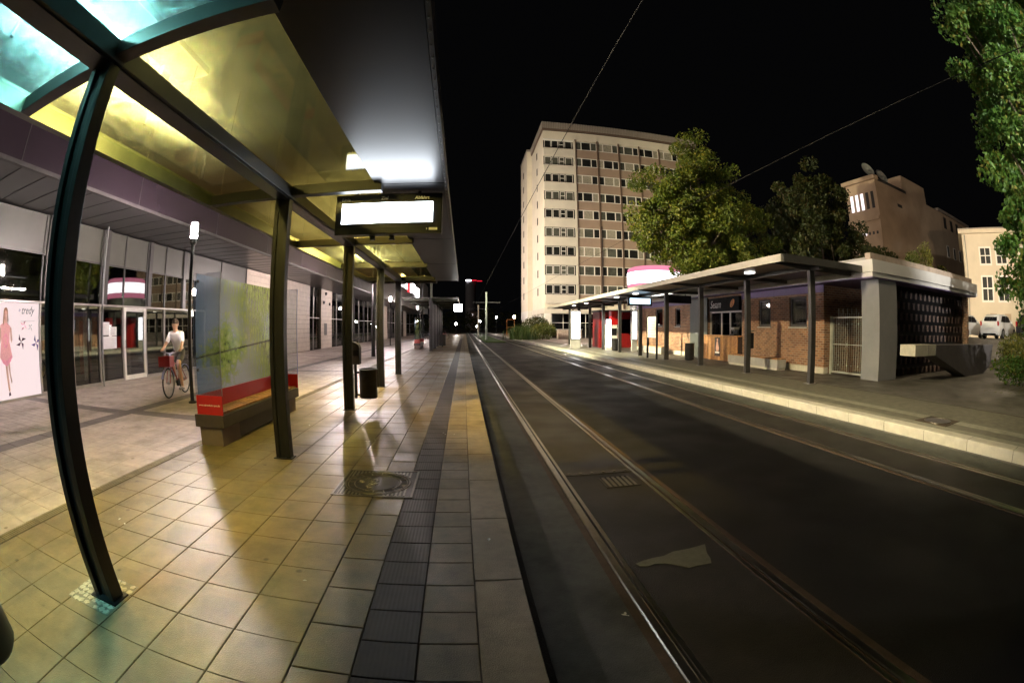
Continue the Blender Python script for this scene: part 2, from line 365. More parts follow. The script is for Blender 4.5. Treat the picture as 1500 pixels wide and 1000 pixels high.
# ------------------------------------------------------------------ mesh helpers
class MB:
    def __init__(s): s.v = []; s.f = []
    def quad(s, *p):
        n = len(s.v); s.v += [tuple(q) for q in p]; s.f.append(tuple(range(n, n + len(p)))); return s
    def box(s, x0, x1, y0, y1, z0, z1):
        n = len(s.v)
        s.v += [(x0, y0, z0), (x1, y0, z0), (x1, y1, z0), (x0, y1, z0), (x0, y0, z1), (x1, y0, z1), (x1, y1, z1), (x0, y1, z1)]
        for q in ((0, 3, 2, 1), (4, 5, 6, 7), (0, 1, 5, 4), (1, 2, 6, 5), (2, 3, 7, 6), (3, 0, 4, 7)): s.f.append(tuple(n + i for i in q))
        return s
    def tile(s, x0, x1, y0, y1, z0, z1, c=.004):
        """box with chamfered top"""
        n = len(s.v)
        s.v += [(x0, y0, z0), (x1, y0, z0), (x1, y1, z0), (x0, y1, z0), (x0, y0, z1 - c), (x1, y0, z1 - c), (x1, y1, z1 - c), (x0, y1, z1 - c),
                (x0 + c, y0 + c, z1), (x1 - c, y0 + c, z1), (x1 - c, y1 - c, z1), (x0 + c, y1 - c, z1)]
        for q in ((8, 9, 10, 11), (0, 1, 5, 4), (1, 2, 6, 5), (2, 3, 7, 6), (3, 0, 4, 7), (4, 5, 9, 8), (5, 6, 10, 9), (6, 7, 11, 10), (7, 4, 8, 11)): s.f.append(tuple(n + i for i in q))
        return s
    def cyl(s, p0, p1, r0, r1=None, n=12, caps=True):
        if r1 is None: r1 = r0
        p0 = Vector(p0); p1 = Vector(p1); d = (p1 - p0)
        if d.length < 1e-9: return s
        d.normalize(); a = d.orthogonal().normalized(); b = d.cross(a)
        k = len(s.v)
        for p, r in ((p0, r0), (p1, r1)):
            for i in range(n):
                t = 2 * math.pi * i / n; s.v.append(tuple(p + a * (r * math.cos(t)) + b * (r * math.sin(t))))
        for i in range(n): j = (i + 1) % n; s.f.append((k + i, k + j, k + n + j, k + n + i))
        if caps: s.f.append(tuple(k + i for i in reversed(range(n)))); s.f.append(tuple(k + n + i for i in range(n)))
        return s
    def tube(s, pts, r, n=8):
        rs = r if isinstance(r, (list, tuple)) else [r] * len(pts)
        pts = [Vector(p) for p in pts]; k = len(s.v); prev = None
        for i, p in enumerate(pts):
            d = (pts[min(i + 1, len(pts) - 1)] - pts[max(i - 1, 0)]).normalized()
            a = d.orthogonal().normalized() if prev is None else (prev - d * prev.dot(d)).normalized()
            prev = a; b = d.cross(a)
            for q in range(n):
                t = 2 * math.pi * q / n; s.v.append(tuple(p + a * (rs[i] * math.cos(t)) + b * (rs[i] * math.sin(t))))
        for i in range(len(pts) - 1):
            for q in range(n):
                z = (q + 1) % n; s.f.append((k + i * n + q, k + i * n + z, k + (i + 1) * n + z, k + (i + 1) * n + q))
        s.f.append(tuple(k + i for i in reversed(range(n)))); m = k + (len(pts) - 1) * n; s.f.append(tuple(m + i for i in range(n)))
        return s
    def prism(s, poly, axis, a, b):
        """poly in the two other axes (order x,y,z without axis) extruded from a to b along axis"""
        def P(u, v, t): return {'x': (t, u, v), 'y': (u, t, v), 'z': (u, v, t)}[axis]
        k = len(s.v); n = len(poly)
        for t in (a, b): s.v += [P(u, v, t) for u, v in poly]
        for i in range(n): j = (i + 1) % n; s.f.append((k + i, k + j, k + n + j, k + n + i))
        s.f.append(tuple(k + i for i in reversed(range(n)))); s.f.append(tuple(k + n + i for i in range(n)))
        return s
    def lathe(s, prof, c=(0, 0, 0), n=20):
        k = len(s.v)
        for r, z in prof:
            for i in range(n):
                t = 2 * math.pi * i / n; s.v.append((c[0] + r * math.cos(t), c[1] + r * math.sin(t), c[2] + z))
        for a in range(len(prof) - 1):
            for i in range(n):
                j = (i + 1) % n; s.f.append((k + a * n + i, k + a * n + j, k + (a + 1) * n + j, k + (a + 1) * n + i))
        s.f.append(tuple(k + i for i in reversed(range(n)))); m = k + (len(prof) - 1) * n; s.f.append(tuple(m + i for i in range(n)))
        return s
    def ball(s, c, rx, ry=None, rz=None, nu=12, nv=8):
        ry = ry or rx; rz = rz or rx; k = len(s.v)
        s.v.append((c[0], c[1], c[2] - rz))
        for a in range(1, nv):
            ph = -math.pi / 2 + math.pi * a / nv
            for i in range(nu):
                t = 2 * math.pi * i / nu; s.v.append((c[0] + rx * math.cos(ph) * math.cos(t), c[1] + ry * math.cos(ph) * math.sin(t), c[2] + rz * math.sin(ph)))
        s.v.append((c[0], c[1], c[2] + rz)); top = len(s.v) - 1
        for i in range(nu):
            j = (i + 1) % nu; s.f.append((k, k + 1 + j, k + 1 + i)); s.f.append((top, top - nu + i, top - nu + j))
        for a in range(nv - 2):
            for i in range(nu):
                j = (i + 1) % nu; q = k + 1 + a * nu; s.f.append((q + i, q + j, q + nu + j, q + nu + i))
        return s
    def torus(s, c, R_, r, axis='x', n=28, m=8):
        pts = []
        k = len(s.v)
        for i in range(n):
            t = 2 * math.pi * i / n
            for q in range(m):
                u = 2 * math.pi * q / m; rr = R_ + r * math.cos(u); h = r * math.sin(u); a = rr * math.cos(t); b = rr * math.sin(t)
                p = {'x': (h, a, b), 'y': (a, h, b), 'z': (a, b, h)}[axis]; s.v.append((c[0] + p[0], c[1] + p[1], c[2] + p[2]))
        for i in range(n):
            i2 = (i + 1) % n
            for q in range(m):
                q2 = (q + 1) % m; s.f.append((k + i * m + q, k + i2 * m + q, k + i2 * m + q2, k + i * m + q2))
        return s
    def mesh(s, name, smooth=False, bevel=0.0):
        me = bpy.data.meshes.new(name); me.from_pydata(s.v, [], s.f)
        if bevel or True:
            bm = bmesh.new(); bm.from_mesh(me)
            if len(s.f) < 200000: bmesh.ops.recalc_face_normals(bm, faces=bm.faces)
            if bevel:
                ed = [e for e in bm.edges if len(e.link_faces) == 2 and e.calc_face_angle(0) > .5]
                bmesh.ops.bevel(bm, geom=ed, offset=bevel, segments=2, profile=.6, affect='EDGES', clamp_overlap=True)
            bm.to_mesh(me); bm.free()
        if smooth:
            me.polygons.foreach_set('use_smooth', [True] * len(me.polygons))
            try: me.set_sharp_from_angle(angle=R(40))
            except Exception: pass
        me.update(); return me
    def build(s, name, m, parent=None, smooth=False, bevel=0.0, local=False):
        if parent is not None and not local:
            o = rootloc(parent)
            if o.length: s.v = [(v[0] - o.x, v[1] - o.y, v[2] - o.z) for v in s.v]
        me = s.mesh(name, smooth, bevel); me.materials.append(MATS[m])
        ob = bpy.data.objects.new(name, me); col.objects.link(ob)
        if parent is not None: ob.parent = parent
        return ob
def rootloc(o):
    while o.parent is not None: o = o.parent
    return o.location.copy()
def tag(o, label=None, cat=None, group=None, kind=None):
    for k, v in (('label', label), ('category', cat), ('group', group), ('kind', kind)):
        if v: o[k] = v
    return o
def thing(name, label, cat, loc=(0, 0, 0), rz=0.0, group=None):
    o = bpy.data.objects.new(name, None); o.empty_display_size = .2; col.objects.link(o)
    o.location = loc; o.rotation_euler = (0, 0, rz); return tag(o, label, cat, group)
def struct(name, mb, m, parent=None, **k):
    o = mb.build(name, m, parent, **k)
    if parent is None: o['kind'] = 'structure'
    return o
def inst(name, me, parent, loc, rot=(0, 0, 0), scale=(1, 1, 1)):
    o = bpy.data.objects.new(name, me); col.objects.link(o); o.parent = parent; o.location = loc; o.rotation_euler = rot; o.scale = scale; return o
def copy_tree(o, parent=None):
    c = o.copy(); col.objects.link(c); c.parent = parent
    for ch in list(o.children): copy_tree(ch, c)
    return c
def textmesh(txt, size, shear=0.0, extrude=.001, align='LEFT', weight=0.0):
    cu = bpy.data.curves.new('txt', 'FONT'); cu.body = txt; cu.size = size; cu.shear = shear; cu.extrude = extrude; cu.align_x = align; cu.offset = weight; cu.resolution_u = 3
    ob = bpy.data.objects.new('txt', cu); col.objects.link(ob)
    dg = bpy.context.evaluated_depsgraph_get(); me = bpy.data.meshes.new_from_object(ob.evaluated_get(dg))
    bpy.data.objects.remove(ob); bpy.data.curves.remove(cu); return me
def lettering(name, txt, size, m, parent, loc, facing, shear=0.0, align='LEFT', sx=1.0, weight=0.0):
    """facing: '-y' reads towards the camera side, '+x' / '-x' on walls along the street; loc in world"""
    me = textmesh(txt, size, shear, .0015, align, weight); me.materials.append(MATS[m])
    rz = {'-y': 0, '+x': R(90), '-x': R(-90)}[facing]
    o = rootloc(parent)
    return inst(name, me, parent, (loc[0] - o.x, loc[1] - o.y, loc[2] - o.z), (R(90), 0, rz), (sx, 1, 1))
def spot(name, loc, target, power, color, angle, blend=.5, radius=.15, parent=None):
    l = bpy.data.lights.new(name, 'SPOT'); l.energy = power; l.color = color; l.spot_size = R(angle); l.spot_blend = blend; l.shadow_soft_size = radius
    o = bpy.data.objects.new(name, l); col.objects.link(o)
    d = Vector(target) - Vector(loc); o.rotation_euler = d.to_track_quat('-Z', 'Y').to_euler()
    if parent is not None: o.parent = parent; o.location = Vector(loc) - rootloc(parent)
    else: o.location = loc
    return o
def point(name, loc, power, color, radius=.12, parent=None):
    l = bpy.data.lights.new(name, 'POINT'); l.energy = power; l.color = color; l.shadow_soft_size = radius
    o = bpy.data.objects.new(name, l); col.objects.link(o)
    if parent is not None: o.parent = parent; o.location = Vector(loc) - rootloc(parent)
    else: o.location = loc
    return o
# ------------------------------------------------------------------ ground, road, tracks
struct('ground', MB().quad((-900, -300, -.30), (900, -300, -.30), (900, 1900, -.30), (-900, 1900, -.30)), 'soil')
struct('road', MB().quad((.30, -12, -.2), (6.97, -12, -.2), (6.97, 180, -.2), (.30, 180, -.2)), 'asphalt')
struct('track_bed', MB().box(.40, .95, -12, 170, -.24, -.196), 'trackbed')
struct('track_infill', MB().box(1.105, 2.0, -12, 170, -.24, -.1955), 'trackbed_inner')
struct('track_bed', MB().box(5.20, 6.06, -12, 170, -.24, -.1955), 'trackbed_inner')
struct('track_bed', MB().box(6.30, 6.93, -12, 170, -.24, -.1965), 'trackbed')
for k, x in enumerate((1.05, 2.06, 5.12, 6.18)):
    s = -1 if k % 2 == 0 else 1       # groove towards the track centre
    mb = MB().prism([(x - .036, -.26), (x + .036, -.26), (x + .034, -.192), (x + .024, -.187), (x - .024, -.187), (x - .034, -.192)], 'y', -12, 170)
    rl = struct('rail', mb, 'rail_steel')
    g = x - s * .075
    MB().box(g - .016, g + .016, -12, 170, -.26, -.190).build('guard_lip', 'rail_steel', rl)
    MB().box(x - .10, x - .040, -12, 170, -.26, -.194).box(x + .040, x + .10, -12, 170, -.26, -.2155 if s < 0 else -.194).build('rail_edge', 'rail_rust', rl)
# pale repair patch between the rails, gully grate and cross drain
struct('road_patch', MB().prism([(1.2, 2.77), (1.28, 2.80), (1.36, 2.815), (1.46, 2.82), (1.55, 2.86), (1.70, 2.86), (1.86, 2.88), (1.80, 2.74), (1.78, 2.64), (1.75, 2.57), (1.64, 2.58), (1.56, 2.57), (1.48, 2.65), (1.42, 2.70), (1.34, 2.72), (1.28, 2.70), (1.22, 2.72)], 'z', -.21, -.1925), 'patch')
gr = thing('gully_grate', 'small slotted iron drain grate sunk between the near tram rails', 'drain grate', (1.70, 4.62, -.196))
MB().box(1.50, 1.90, 4.44, 4.46, -.21, -.190).box(1.50, 1.90, 4.78, 4.80, -.21, -.190).box(1.50, 1.52, 4.46, 4.78, -.21, -.190).box(1.88, 1.90, 4.46, 4.78, -.21, -.190).build('frame', 'iron', gr)
MB().box(1.52, 1.88, 4.46, 4.78, -.21, -.1945).build('pit', 'rubber', gr)
bar = MB().box(-.017, .017, -.16, .16, -.005, .006).mesh('bar'); bar.materials.append(MATS['iron_worn'])
for i in range(6): inst('bar', bar, gr, (-.15 + i * .06, 0, 0))
cdn = thing('cross_drain', 'iron drainage channel crossing between the near tram rails', 'drain', (1.55, 4.98, -.196))
MB().box(1.12, 1.98, 4.93, 5.05, -.21, -.191).build('cover', 'iron', cdn)
bo = MB().cyl((0, 0, -.003), (0, 0, .004), .018, n=10).mesh('bolt'); bo.materials.append(MATS['iron_worn'])
for i in range(6): inst('bolt', bo, cdn, (-.35 + i * .14, .01, .007))

# ------------------------------------------------------------------ near platform with its paving
plat = struct('platform', MB().box(-3.90, .30, -6, 125, -.30, -.014), 'joint')
def lay(parent, name, stuffname, xs, y0, y1, pitch, m, near, z=0.0, gap=.005, jitter=.0012, off=0.0):
    """pieces between consecutive x edges; those nearer than `near` metres become objects of their own"""
    cache = {}; rest = MB(); o = rootloc(parent); cnt = 0
    for i in range(len(xs) - 1):
        a, b = xs[i], xs[i + 1]; y = y0
        while y < y1:
            cx, cyy = (a + b) / 2, y + pitch / 2
            dz = random.uniform(-jitter, jitter)
            if math.hypot(cx, cyy) < near and cyy > .1 and cnt < 300:
                key = round(abs(b - a), 4)
                if key not in cache:
                    hw = abs(b - a) / 2 - gap / 2; hy = pitch / 2 - gap / 2
                    me = MB().tile(-hw, hw, -hy, hy, -.03, 0).mesh(name); me.materials.append(MATS[m]); cache[key] = me
                inst(name, cache[key], parent, (cx - o.x, cyy - o.y, z + dz - o.z), (random.uniform(-.0015, .0015), random.uniform(-.0015, .0015), 0)); cnt += 1
            else:
                rest.tile(min(a, b) + gap / 2, max(a, b) - gap / 2, y + gap / 2, y + pitch - gap / 2, z - .03, z + dz)
            y += pitch
    if rest.v: tag(rest.build(stuffname, m, parent), kind='stuff')
    return cnt
lay(plat, 'edge_slab', 'edge_slabs', [.028, .322], -2.43, 125, .97, 'edge_slab', 40)
lay(plat, 'strip_tile', 'strip_tiles', [-.266, .028], -2.0, 60, .291, 'strip_tile', 12)
lay(plat, 'tactile_tile', 'tactile_tiles', [-.561, -.266], -2.0, 60, .291, 'tactile', 12)
lay(plat, 'border_tile', 'border_tiles', [-.858, -.561], -2.0, 45, .389, 'tile', 12)
XS = [-.858 - .3932 * i for i in range(8)]
# manhole and cobble cut-outs: skip the tiles they replace
def lay_tiles():
    cache = None; rest = MB(); n = 0
    for i in range(7):
        a, b = XS[i + 1], XS[i]; y = -1.81
        while y < 45:
            cx, cyy = (a + b) / 2, y + .194
            man = (i == 0) and 3.8 < cyy < 4.7
            cob = (-2.47 < cx < -1.99) and 1.25 < cyy < 1.95 and False
            if not man and not cob:
                dz = random.uniform(-.001, .001)
                if math.hypot(cx, cyy) < 11.5 and cyy > 0.2 and n < 300:
                    if cache is None:
                        cache = MB().tile(-.1932, .1932, -.1928, .1928, -.03, 0, .003).mesh('paving_tile'); cache.materials.append(MATS['tile'])
                    inst('paving_tile', cache, plat, (cx, cyy, dz), (random.uniform(-.002, .002), random.uniform(-.002, .002), 0)); n += 1
                else: rest.tile(a + .0034, b - .0034, y + .0017, y + .3873, -.03, dz)
            y += .389
    tag(rest.build('paving_tiles', 'tile', plat), kind='stuff')
    MB().tile(XS[1] + .0034, XS[0] - .0034, 3.638, 3.848, -.03, 0, .003).build('cut_tile', 'tile', plat)
    MB().tile(XS[1] + .0034, XS[0] - .0034, 4.633, 4.801, -.03, 0, .003).build('cut_tile', 'tile', plat)
lay_tiles()
MB().quad((-3.70, 44, -.002), (-.56, 44, -.002), (-.56, 125, -.002), (-3.70, 125, -.002)).build('far_paving', 'tile', plat)
MB().quad((-.561, 59.9, -.002), (-.266, 59.9, -.002), (-.266, 125, -.002), (-.561, 125, -.002)).build('far_paving', 'plaza_dark', plat)
MB().quad((-.266, 59.9, -.002), (.03, 59.9, -.002), (.03, 125, -.002), (-.266, 125, -.002)).build('far_paving', 'strip_tile', plat)
MB().prism([(.30, -.30), (.318, -.30), (.318, -.031), (.30, -.031)], 'y', -6, 125).build('platform_face', 'concrete_dark', plat)
# slotted drain line along the back of the platform
dr = thing('drain_channel', 'slotted metal drain line running along the back of the platform paving', 'drain', (-3.69, 0, 0))
MB().box(-3.765, -3.612, -3, 60, -.03, -.005).build('channel', 'joint', dr)
rib = MB().box(-.0105, .0105, -.245, .245, -.012, .002).mesh('rib'); rib.materials.append(MATS['strip_tile'])
for j in range(14):
    for i in range(4): inst('rib', rib, dr, (-.05 + i * .033, .3 + j * .5, 0))
rr = MB()
for i in range(4): rr.box(-3.69 - .05 + i * .033 - .0105, -3.69 - .05 + i * .033 + .0105, 7.05, 45, -.012, .002)
tag(rr.build('ribs', 'strip_tile', dr), kind='stuff')

# cobbles round the foot of the first shelter post
cob = thing('cobble_patch', 'square patch of small rounded cobbles round the foot of the nearest shelter post', 'cobbles', (-2.24, 1.62, 0))
rc = random.Random(3)
MB().box(-2.46, -2.05, 1.41, 1.80, -.01, .0015).build('sand_bed', 'far_band', cob)
for i in range(8):
    for j in range(7):
        x = -2.46 + .026 + i * .0505 + rc.uniform(-.006, .006); y = 1.41 + .028 + j * .0555 + rc.uniform(-.006, .006)
        if -2.30 < x < -2.07 and 1.51 < y < 1.67: continue
        if rc.random() < .08: continue
        r = rc.uniform(.024, .029)
        a0 = rc.uniform(0, 1.5); k = rc.choice((4, 5, 5, 6)); hh = rc.uniform(.003, .007)
        ang = [a0 + 2 * math.pi * (q + rc.uniform(-.15, .15)) / k for q in range(k)]; rr_ = [r * rc.uniform(.95, 1.2) for _ in ang]
        cm_ = MB(); cm_.v = [(x + s_ * q * math.cos(a_), y + s_ * q * math.sin(a_), .001 + z_) for s_, z_ in ((1, 0), (1, hh * .6), (.78, hh)) for a_, q in zip(ang, rr_)]
        cm_.f = [(l_ * k + q, l_ * k + (q + 1) % k, (l_ + 1) * k + (q + 1) % k, (l_ + 1) * k + q) for l_ in (0, 1) for q in range(k)] + [tuple(2 * k + q for q in range(k))]
        cm_.build('cobble', 'cobble', cob)

# manhole cover in the platform
mh = thing('manhole_cover', 'square cast iron manhole cover with ring pattern in the platform paving', 'manhole cover', (-.88, 4.24, 0))
X0, X1, Y0, Y1 = -1.27, -.492, 3.85, 4.63
MB().box(X0 + .02, X1 - .02, Y0 + .02, Y1 - .02, -.03, .001).build('plate', 'iron', mh)
f = MB().box(X0, X1, Y0, Y0 + .022, -.03, .006).box(X0, X1, Y1 - .022, Y1, -.03, .006).box(X0, X0 + .022, Y0 + .022, Y1 - .022, -.03, .006).box(X1 - .022, X1, Y0 + .022, Y1 - .022, -.03, .006)
f.box(X0 + .05, X0 + .06, Y0 + .03, Y1 - .03, 0, .005)
f.build('frame', 'iron_worn', mh)
cx, cyy = -.88, 4.24
for i in range(17):
    x = X0 + .085 + i * .038
    h = .345 ** 2 - (x - cx) ** 2
    e = math.sqrt(h) if h > 0 else 0
    m_ = MB()
    if e < .33:
        MB().box(x - .009, x + .009, cyy + max(e, .02), Y1 - .035, 0, .0045).build('rib', 'iron_worn', mh)
        MB().box(x - .009, x + .009, Y0 + .035, cyy - max(e, .02), 0, .0045).build('rib', 'iron_worn', mh)
MB().torus((cx, cyy, .001), .325, .008, 'z', 48, 6).build('ring', 'iron_worn', mh, smooth=True)
MB().torus((cx, cyy, .001), .30, .006, 'z', 48, 6).build('ring', 'iron_worn', mh, smooth=True)
MB().torus((cx, cyy, .001), .235, .006, 'z', 44, 6).build('ring', 'iron_worn', mh, smooth=True)
for i in range(16):
    t = 2 * math.pi * i / 16
    MB().cyl((cx + .235 * math.cos(t), cyy + .235 * math.sin(t), .002), (cx + .30 * math.cos(t), cyy + .30 * math.sin(t), .002), .006, n=6).build('spoke', 'iron_worn', mh)
MB().prism([(cx + .21 * math.cos(a), cyy + .21 * math.sin(a)) for a in [R(-80 + 160 * i / 14) for i in range(15)]], 'z', 0, .004).build('concrete_fill', 'concrete_dark', mh)
rel = MB()
for i in range(46):
    a = rc.uniform(R(95), R(265)); d = rc.uniform(.02, .21); x, y = cx + d * math.cos(a), cyy + d * math.sin(a); s = rc.uniform(.008, .02)
    rel.lathe([(s, 0), (s * .8, .004), (s * .3, .006)], (x, y, .001), n=6)
tag(rel.build('relief', 'iron_worn', mh), kind='stuff')

# ------------------------------------------------------------------ plaza in front of the shops
plaza = struct('plaza', MB().box(-10.95, -3.77, -14, 125, -.30, -.014), 'joint')
def lay_plaza():
    n = 0; cache = {}; rest = MB(); dark = MB()
    strips = [(-3.77, -4.17, .389, 'p'), (-4.17, -4.57, .389, 'p'), (-4.57, -4.97, .389, 'p'), (-4.97, -5.37, .389, 'p'), (-5.37, -5.77, .389, 'p'), (-5.77, -6.17, .389, 'p'), (-6.17, -6.38, .389, 'p'),
              (-6.38, -6.76, .389, 'd'), (-6.76, -7.56, .195, 'p'), (-7.56, -8.36, .195, 'p'), (-8.36, -9.16, .195, 'p'), (-9.16, -9.96, .195, 'p'), (-9.96, -10.80, .195, 'p')]
    for b, a, p, k in strips:
        y = -7.8
        while y < 60:
            cx, cyy = (a + b) / 2, y + p / 2
            band = 6.45 < cyy < 6.84 or 15.4 < cyy < 15.8 or 24.3 < cyy < 24.7 or 33.2 < cyy < 33.6
            m = 'plaza_dark' if (k == 'd' or band) else 'plaza_tile'
            big = p > .3 or True
            if 1.0 < cyy < 9.5 and cx > -7.6 and math.hypot(cx, cyy) < 10.5 and n < 290:
                key = (round(b - a, 3), p, m)
                if key not in cache:
                    me = MB().tile(-(b - a) / 2 + .0025, (b - a) / 2 - .0025, -p / 2 + .0025, p / 2 - .0025, -.03, 0).mesh('plaza_tile'); me.materials.append(MATS[m]); cache[key] = me
                inst('plaza_tile', cache[key], plaza, (cx, cyy, random.uniform(-.001, .001))); n += 1
            else:
                (dark if m == 'plaza_dark' else rest).tile(a + .0025, b - .0025, y + .0025, y + p - .0025, -.03, random.uniform(-.001, .001))
            y += p
    tag(rest.build('plaza_tiles', 'plaza_tile', plaza), kind='stuff'); tag(dark.build('band_tiles', 'plaza_dark', plaza), kind='stuff')
lay_plaza()
MB().quad((-10.8, 59.8, -.002), (-3.77, 59.8, -.002), (-3.77, 125, -.002), (-10.8, 125, -.002)).build('far_paving', 'plaza_tile', plaza)

# ------------------------------------------------------------------ far platform
fp = struct('far_platform', MB().box(6.95, 75, -14, 150, -.30, -.012), 'far_pave')
km = MB().prism([(6.87 + .085, -.2), (7.24, -.2), (7.24, 0), (6.90 + .03, 0), (6.915, -.012)], 'y', -.482, .482).mesh('kerb_stone', bevel=0); km.materials.append(MATS['kerb'])
for i in range(46): inst('kerb_stone', km, fp, (0, -1.5 + i * .975, 0))
MB().box(6.94, 7.24, 43.2, 150, -.2, 0).build('far_kerb', 'kerb', fp)
MB().box(7.244, 7.50, -3, 110, -.03, -.002).build('kerb_strip', 'far_strip', fp)
MB().box(7.503, 7.90, -3, 110, -.03, -.003).build('guide_band', 'far_band', fp)
MB().box(7.903, 8.22, -3, 110, -.03, -.002).build('kerb_strip', 'far_strip', fp)
MB().box(8.223, 9.90, -3, 60, -.03, -.004).build('walkway', 'far_band', fp)
MB().box(9.90, 9.95, -3, 60, -.03, -.0025).build('gutter_line', 'joint', fp)
MB().quad((9.4, 41, -.001), (75, 41, -.001), (75, 110, -.001), (9.4, 110, -.001)).build('forecourt', 'plaza_tile', fp)
m2 = thing('manhole_cover', 'square rusty manhole cover with round lid beside the far kerb', 'manhole cover', (7.86, 4.07, 0))
MB().box(7.50, 8.22, 3.69, 4.45, -.02, .003).build('frame', 'rail_rust', m2)
MB().cyl((7.86, 4.07, 0), (7.86, 4.07, .007), .28, n=32).build('lid', 'concrete_dark', m2)
MB().torus((7.86, 4.07, .004), .29, .012, 'z', 36, 6).build('ring', 'iron_worn', m2, smooth=True)
struct('grass_island', MB().box(2.42, 4.75, 52, 130, -.3, -.10), 'leaf_green')
struct('parking_terrace', MB().prism([(22.5, -.3), (22.5, 0.02), (27.5, 1.25), (110, 1.27), (110, -.3)], 'y', -25, 60), 'far_pave')
# ------------------------------------------------------------------ near platform shelter
SX, PY = -2.18, [-1.73, 1.60, 4.95, 8.26, 11.60, 14.82]
sh = thing('platform_shelter', 'long dark steel tram shelter with tinted glass roof over the near platform', 'shelter', (SX, 4.95, 0))
def post_mesh(h=3.04):
    m = MB().box(-.095, -.045, -.055, .055, 0, h).box(.045, .095, -.055, .055, 0, h).box(-.045, .045, -.028, .028, 0, h)
    me = m.mesh('post', bevel=.004); me.materials.append(MATS['post_paint']); return me
pm = post_mesh()
bp = MB().box(-.12, .12, -.08, .08, 0, .012).mesh('foot_plate'); bp.materials.append(MATS['dark_metal'])
for y in PY:
    p = inst('post', pm, sh, (0, y - 4.95, 0)); inst('foot_plate', bp, p, (0, 0, 0))
Z0, Z1 = 3.05, 3.19
MB().box(-2.29, -2.07, -3.3, 15.95, Z0, Z1).build('main_beam', 'beam_paint', sh, bevel=.006)
MB().box(-2.262, -2.098, -3.3, 15.95, Z0 - .012, Z0 - .002).build('beam_flange', 'post_paint', sh)
MB().box(-3.36, -3.27, -3.3, 15.95, 3.07, 3.24).build('edge_frame', 'green_trim', sh)
MB().box(-3.40, -3.365, -3.3, 15.95, 3.12, 3.27).build('gutter', 'beam_paint', sh)
cb1 = [-3.2] + PY + [15.85]
for y in cb1:
    MB().box(-3.265, -2.295, y - .06, y + .06, 3.07, 3.195).build('cross_beam', 'beam_paint', sh, bevel=.005)
    MB().box(-2.065, -.96, y - .06, y + .06, 3.07, 3.195).build('cross_beam', 'beam_paint', sh, bevel=.005)
    MB().box(-2.065, -1.0, y + .063, y + .088, 3.115, 3.192).build('gasket', 'gasket', sh)
    MB().box(-3.265, -2.295, y + .063, y + .088, 3.115, 3.192).build('gasket', 'gasket', sh)
for i in range(len(cb1) - 1):
    a, b = cb1[i] + .01, cb1[i + 1] - .01
    m = 'roof_glass_cyan' if i < 2 else 'roof_glass_yellow'
    MB().box(-3.30, -2.20, a, b, 3.205, 3.217).build('glass_panel', m, sh)
    MB().box(-2.16, -1.03, a, b, 3.205, 3.217).build('glass_panel', m, sh)
    MB().box(-1.045, -.25, a, b, 3.155, 3.20).build('soffit_panel', 'soffit_metal', sh, bevel=.003)
    MB().box(-1.06, -.24, a, b, 3.222, 3.25).build('roof_sheet', 'beam_paint', sh)
MB().prism([(-.246, 3.145), (-.215, 3.145), (-.215, 3.30), (-.246, 3.30)], 'y', -3.3, 15.95).build('fascia', 'dark_metal', sh)
dm = MB().ball((0, 0, 0), .007, nu=6, nv=4).mesh('rivet'); dm.materials.append(MATS['grey_metal'])
for i in range(60): inst('rivet', dm, sh, (-.232 - SX, -1.0 + i * .14 - 4.95, 3.145))

# departure display under the roof
dp = thing('departure_display', 'large black departure display with a blank glowing white screen under the near roof', 'display', (-.925, 5.22, 2.61))
MB().box(-1.575, -.275, 5.20, 5.36, 2.62, 3.115).build('housing', 'black_plastic', dp, bevel=.008)
MB().box(-1.49, -.385, 5.190, 5.199, 2.755, 3.0).build('screen', 'lcd', dp)
MB().box(-1.535, -.33, 5.1925, 5.1985, 2.70, 2.75).build('bezel', 'dark_metal', dp)
MB().box(-1.535, -.33, 5.1925, 5.1985, 3.005, 3.09).build('bezel', 'black_plastic', dp)
for x in (-1.32, -.55): MB().box(x - .02, x + .02, 5.25, 5.30, 3.116, 3.16).build('bracket', 'dark_metal', dp)
for x in (-1.12, -.88): MB().box(x - .03, x + .03, 5.30, 5.36, 2.57, 2.618).build('bracket', 'dark_metal', dp)
lettering('lettering', 'Linie', .055, 'print_white', dp, (-1.50, 5.190, 3.035), '-y', .15, weight=.001)
lettering('lettering', 'Ziel', .055, 'print_white', dp, (-1.01, 5.190, 3.040), '-y', .15, weight=.001)
lettering('lettering', 'Abfahrt', .055, 'print_white', dp, (-.60, 5.190, 3.035), '-y', .15, weight=.001)
MB().box(-.425, -.325, 5.189, 5.1925, 2.655, 2.685).build('badge', 'print_white', dp)
MB().box(-.455, -.445, 5.189, 5.1925, 2.66, 2.68).build('badge', 'print_white', dp)

# ticket validator on the third post, bin beside it
va = thing('ticket_validator', 'small dark ticket validator box fixed to the third shelter post', 'validator', (-1.99, 8.2, .85))
MB().prism([(-2.07, .86), (-1.93, .86), (-1.925, 1.16), (-1.95, 1.22), (-2.04, 1.27), (-2.07, 1.27)], 'y', 8.12, 8.30).build('case', 'bench_body', va, bevel=.01)
MB().box(-2.05, -1.94, 8.113, 8.119, 1.02, 1.12).build('front', 'black_plastic', va)
MB().prism([(-2.03, 1.275), (-1.93, 1.335), (-1.935, 1.345), (-2.035, 1.29)], 'y', 8.15, 8.25).build('flap', 'black_plastic', va)
bi = thing('litter_bin', 'dark cylindrical litter bin on a thin stand beside the ticket validator', 'bin', (-1.77, 8.15, 0))
MB().lathe([(.155, .25), (.165, .27), (.165, .765), (.172, .775), (.165, .785), (.15, .785), (.15, .45), (.01, .45)], (-1.77, 8.15, 0), 28).build('drum', 'bin_metal', bi, smooth=True)
MB().box(-2.03, -1.985, 8.12, 8.18, .24, .86).build('stand', 'dark_metal', bi)
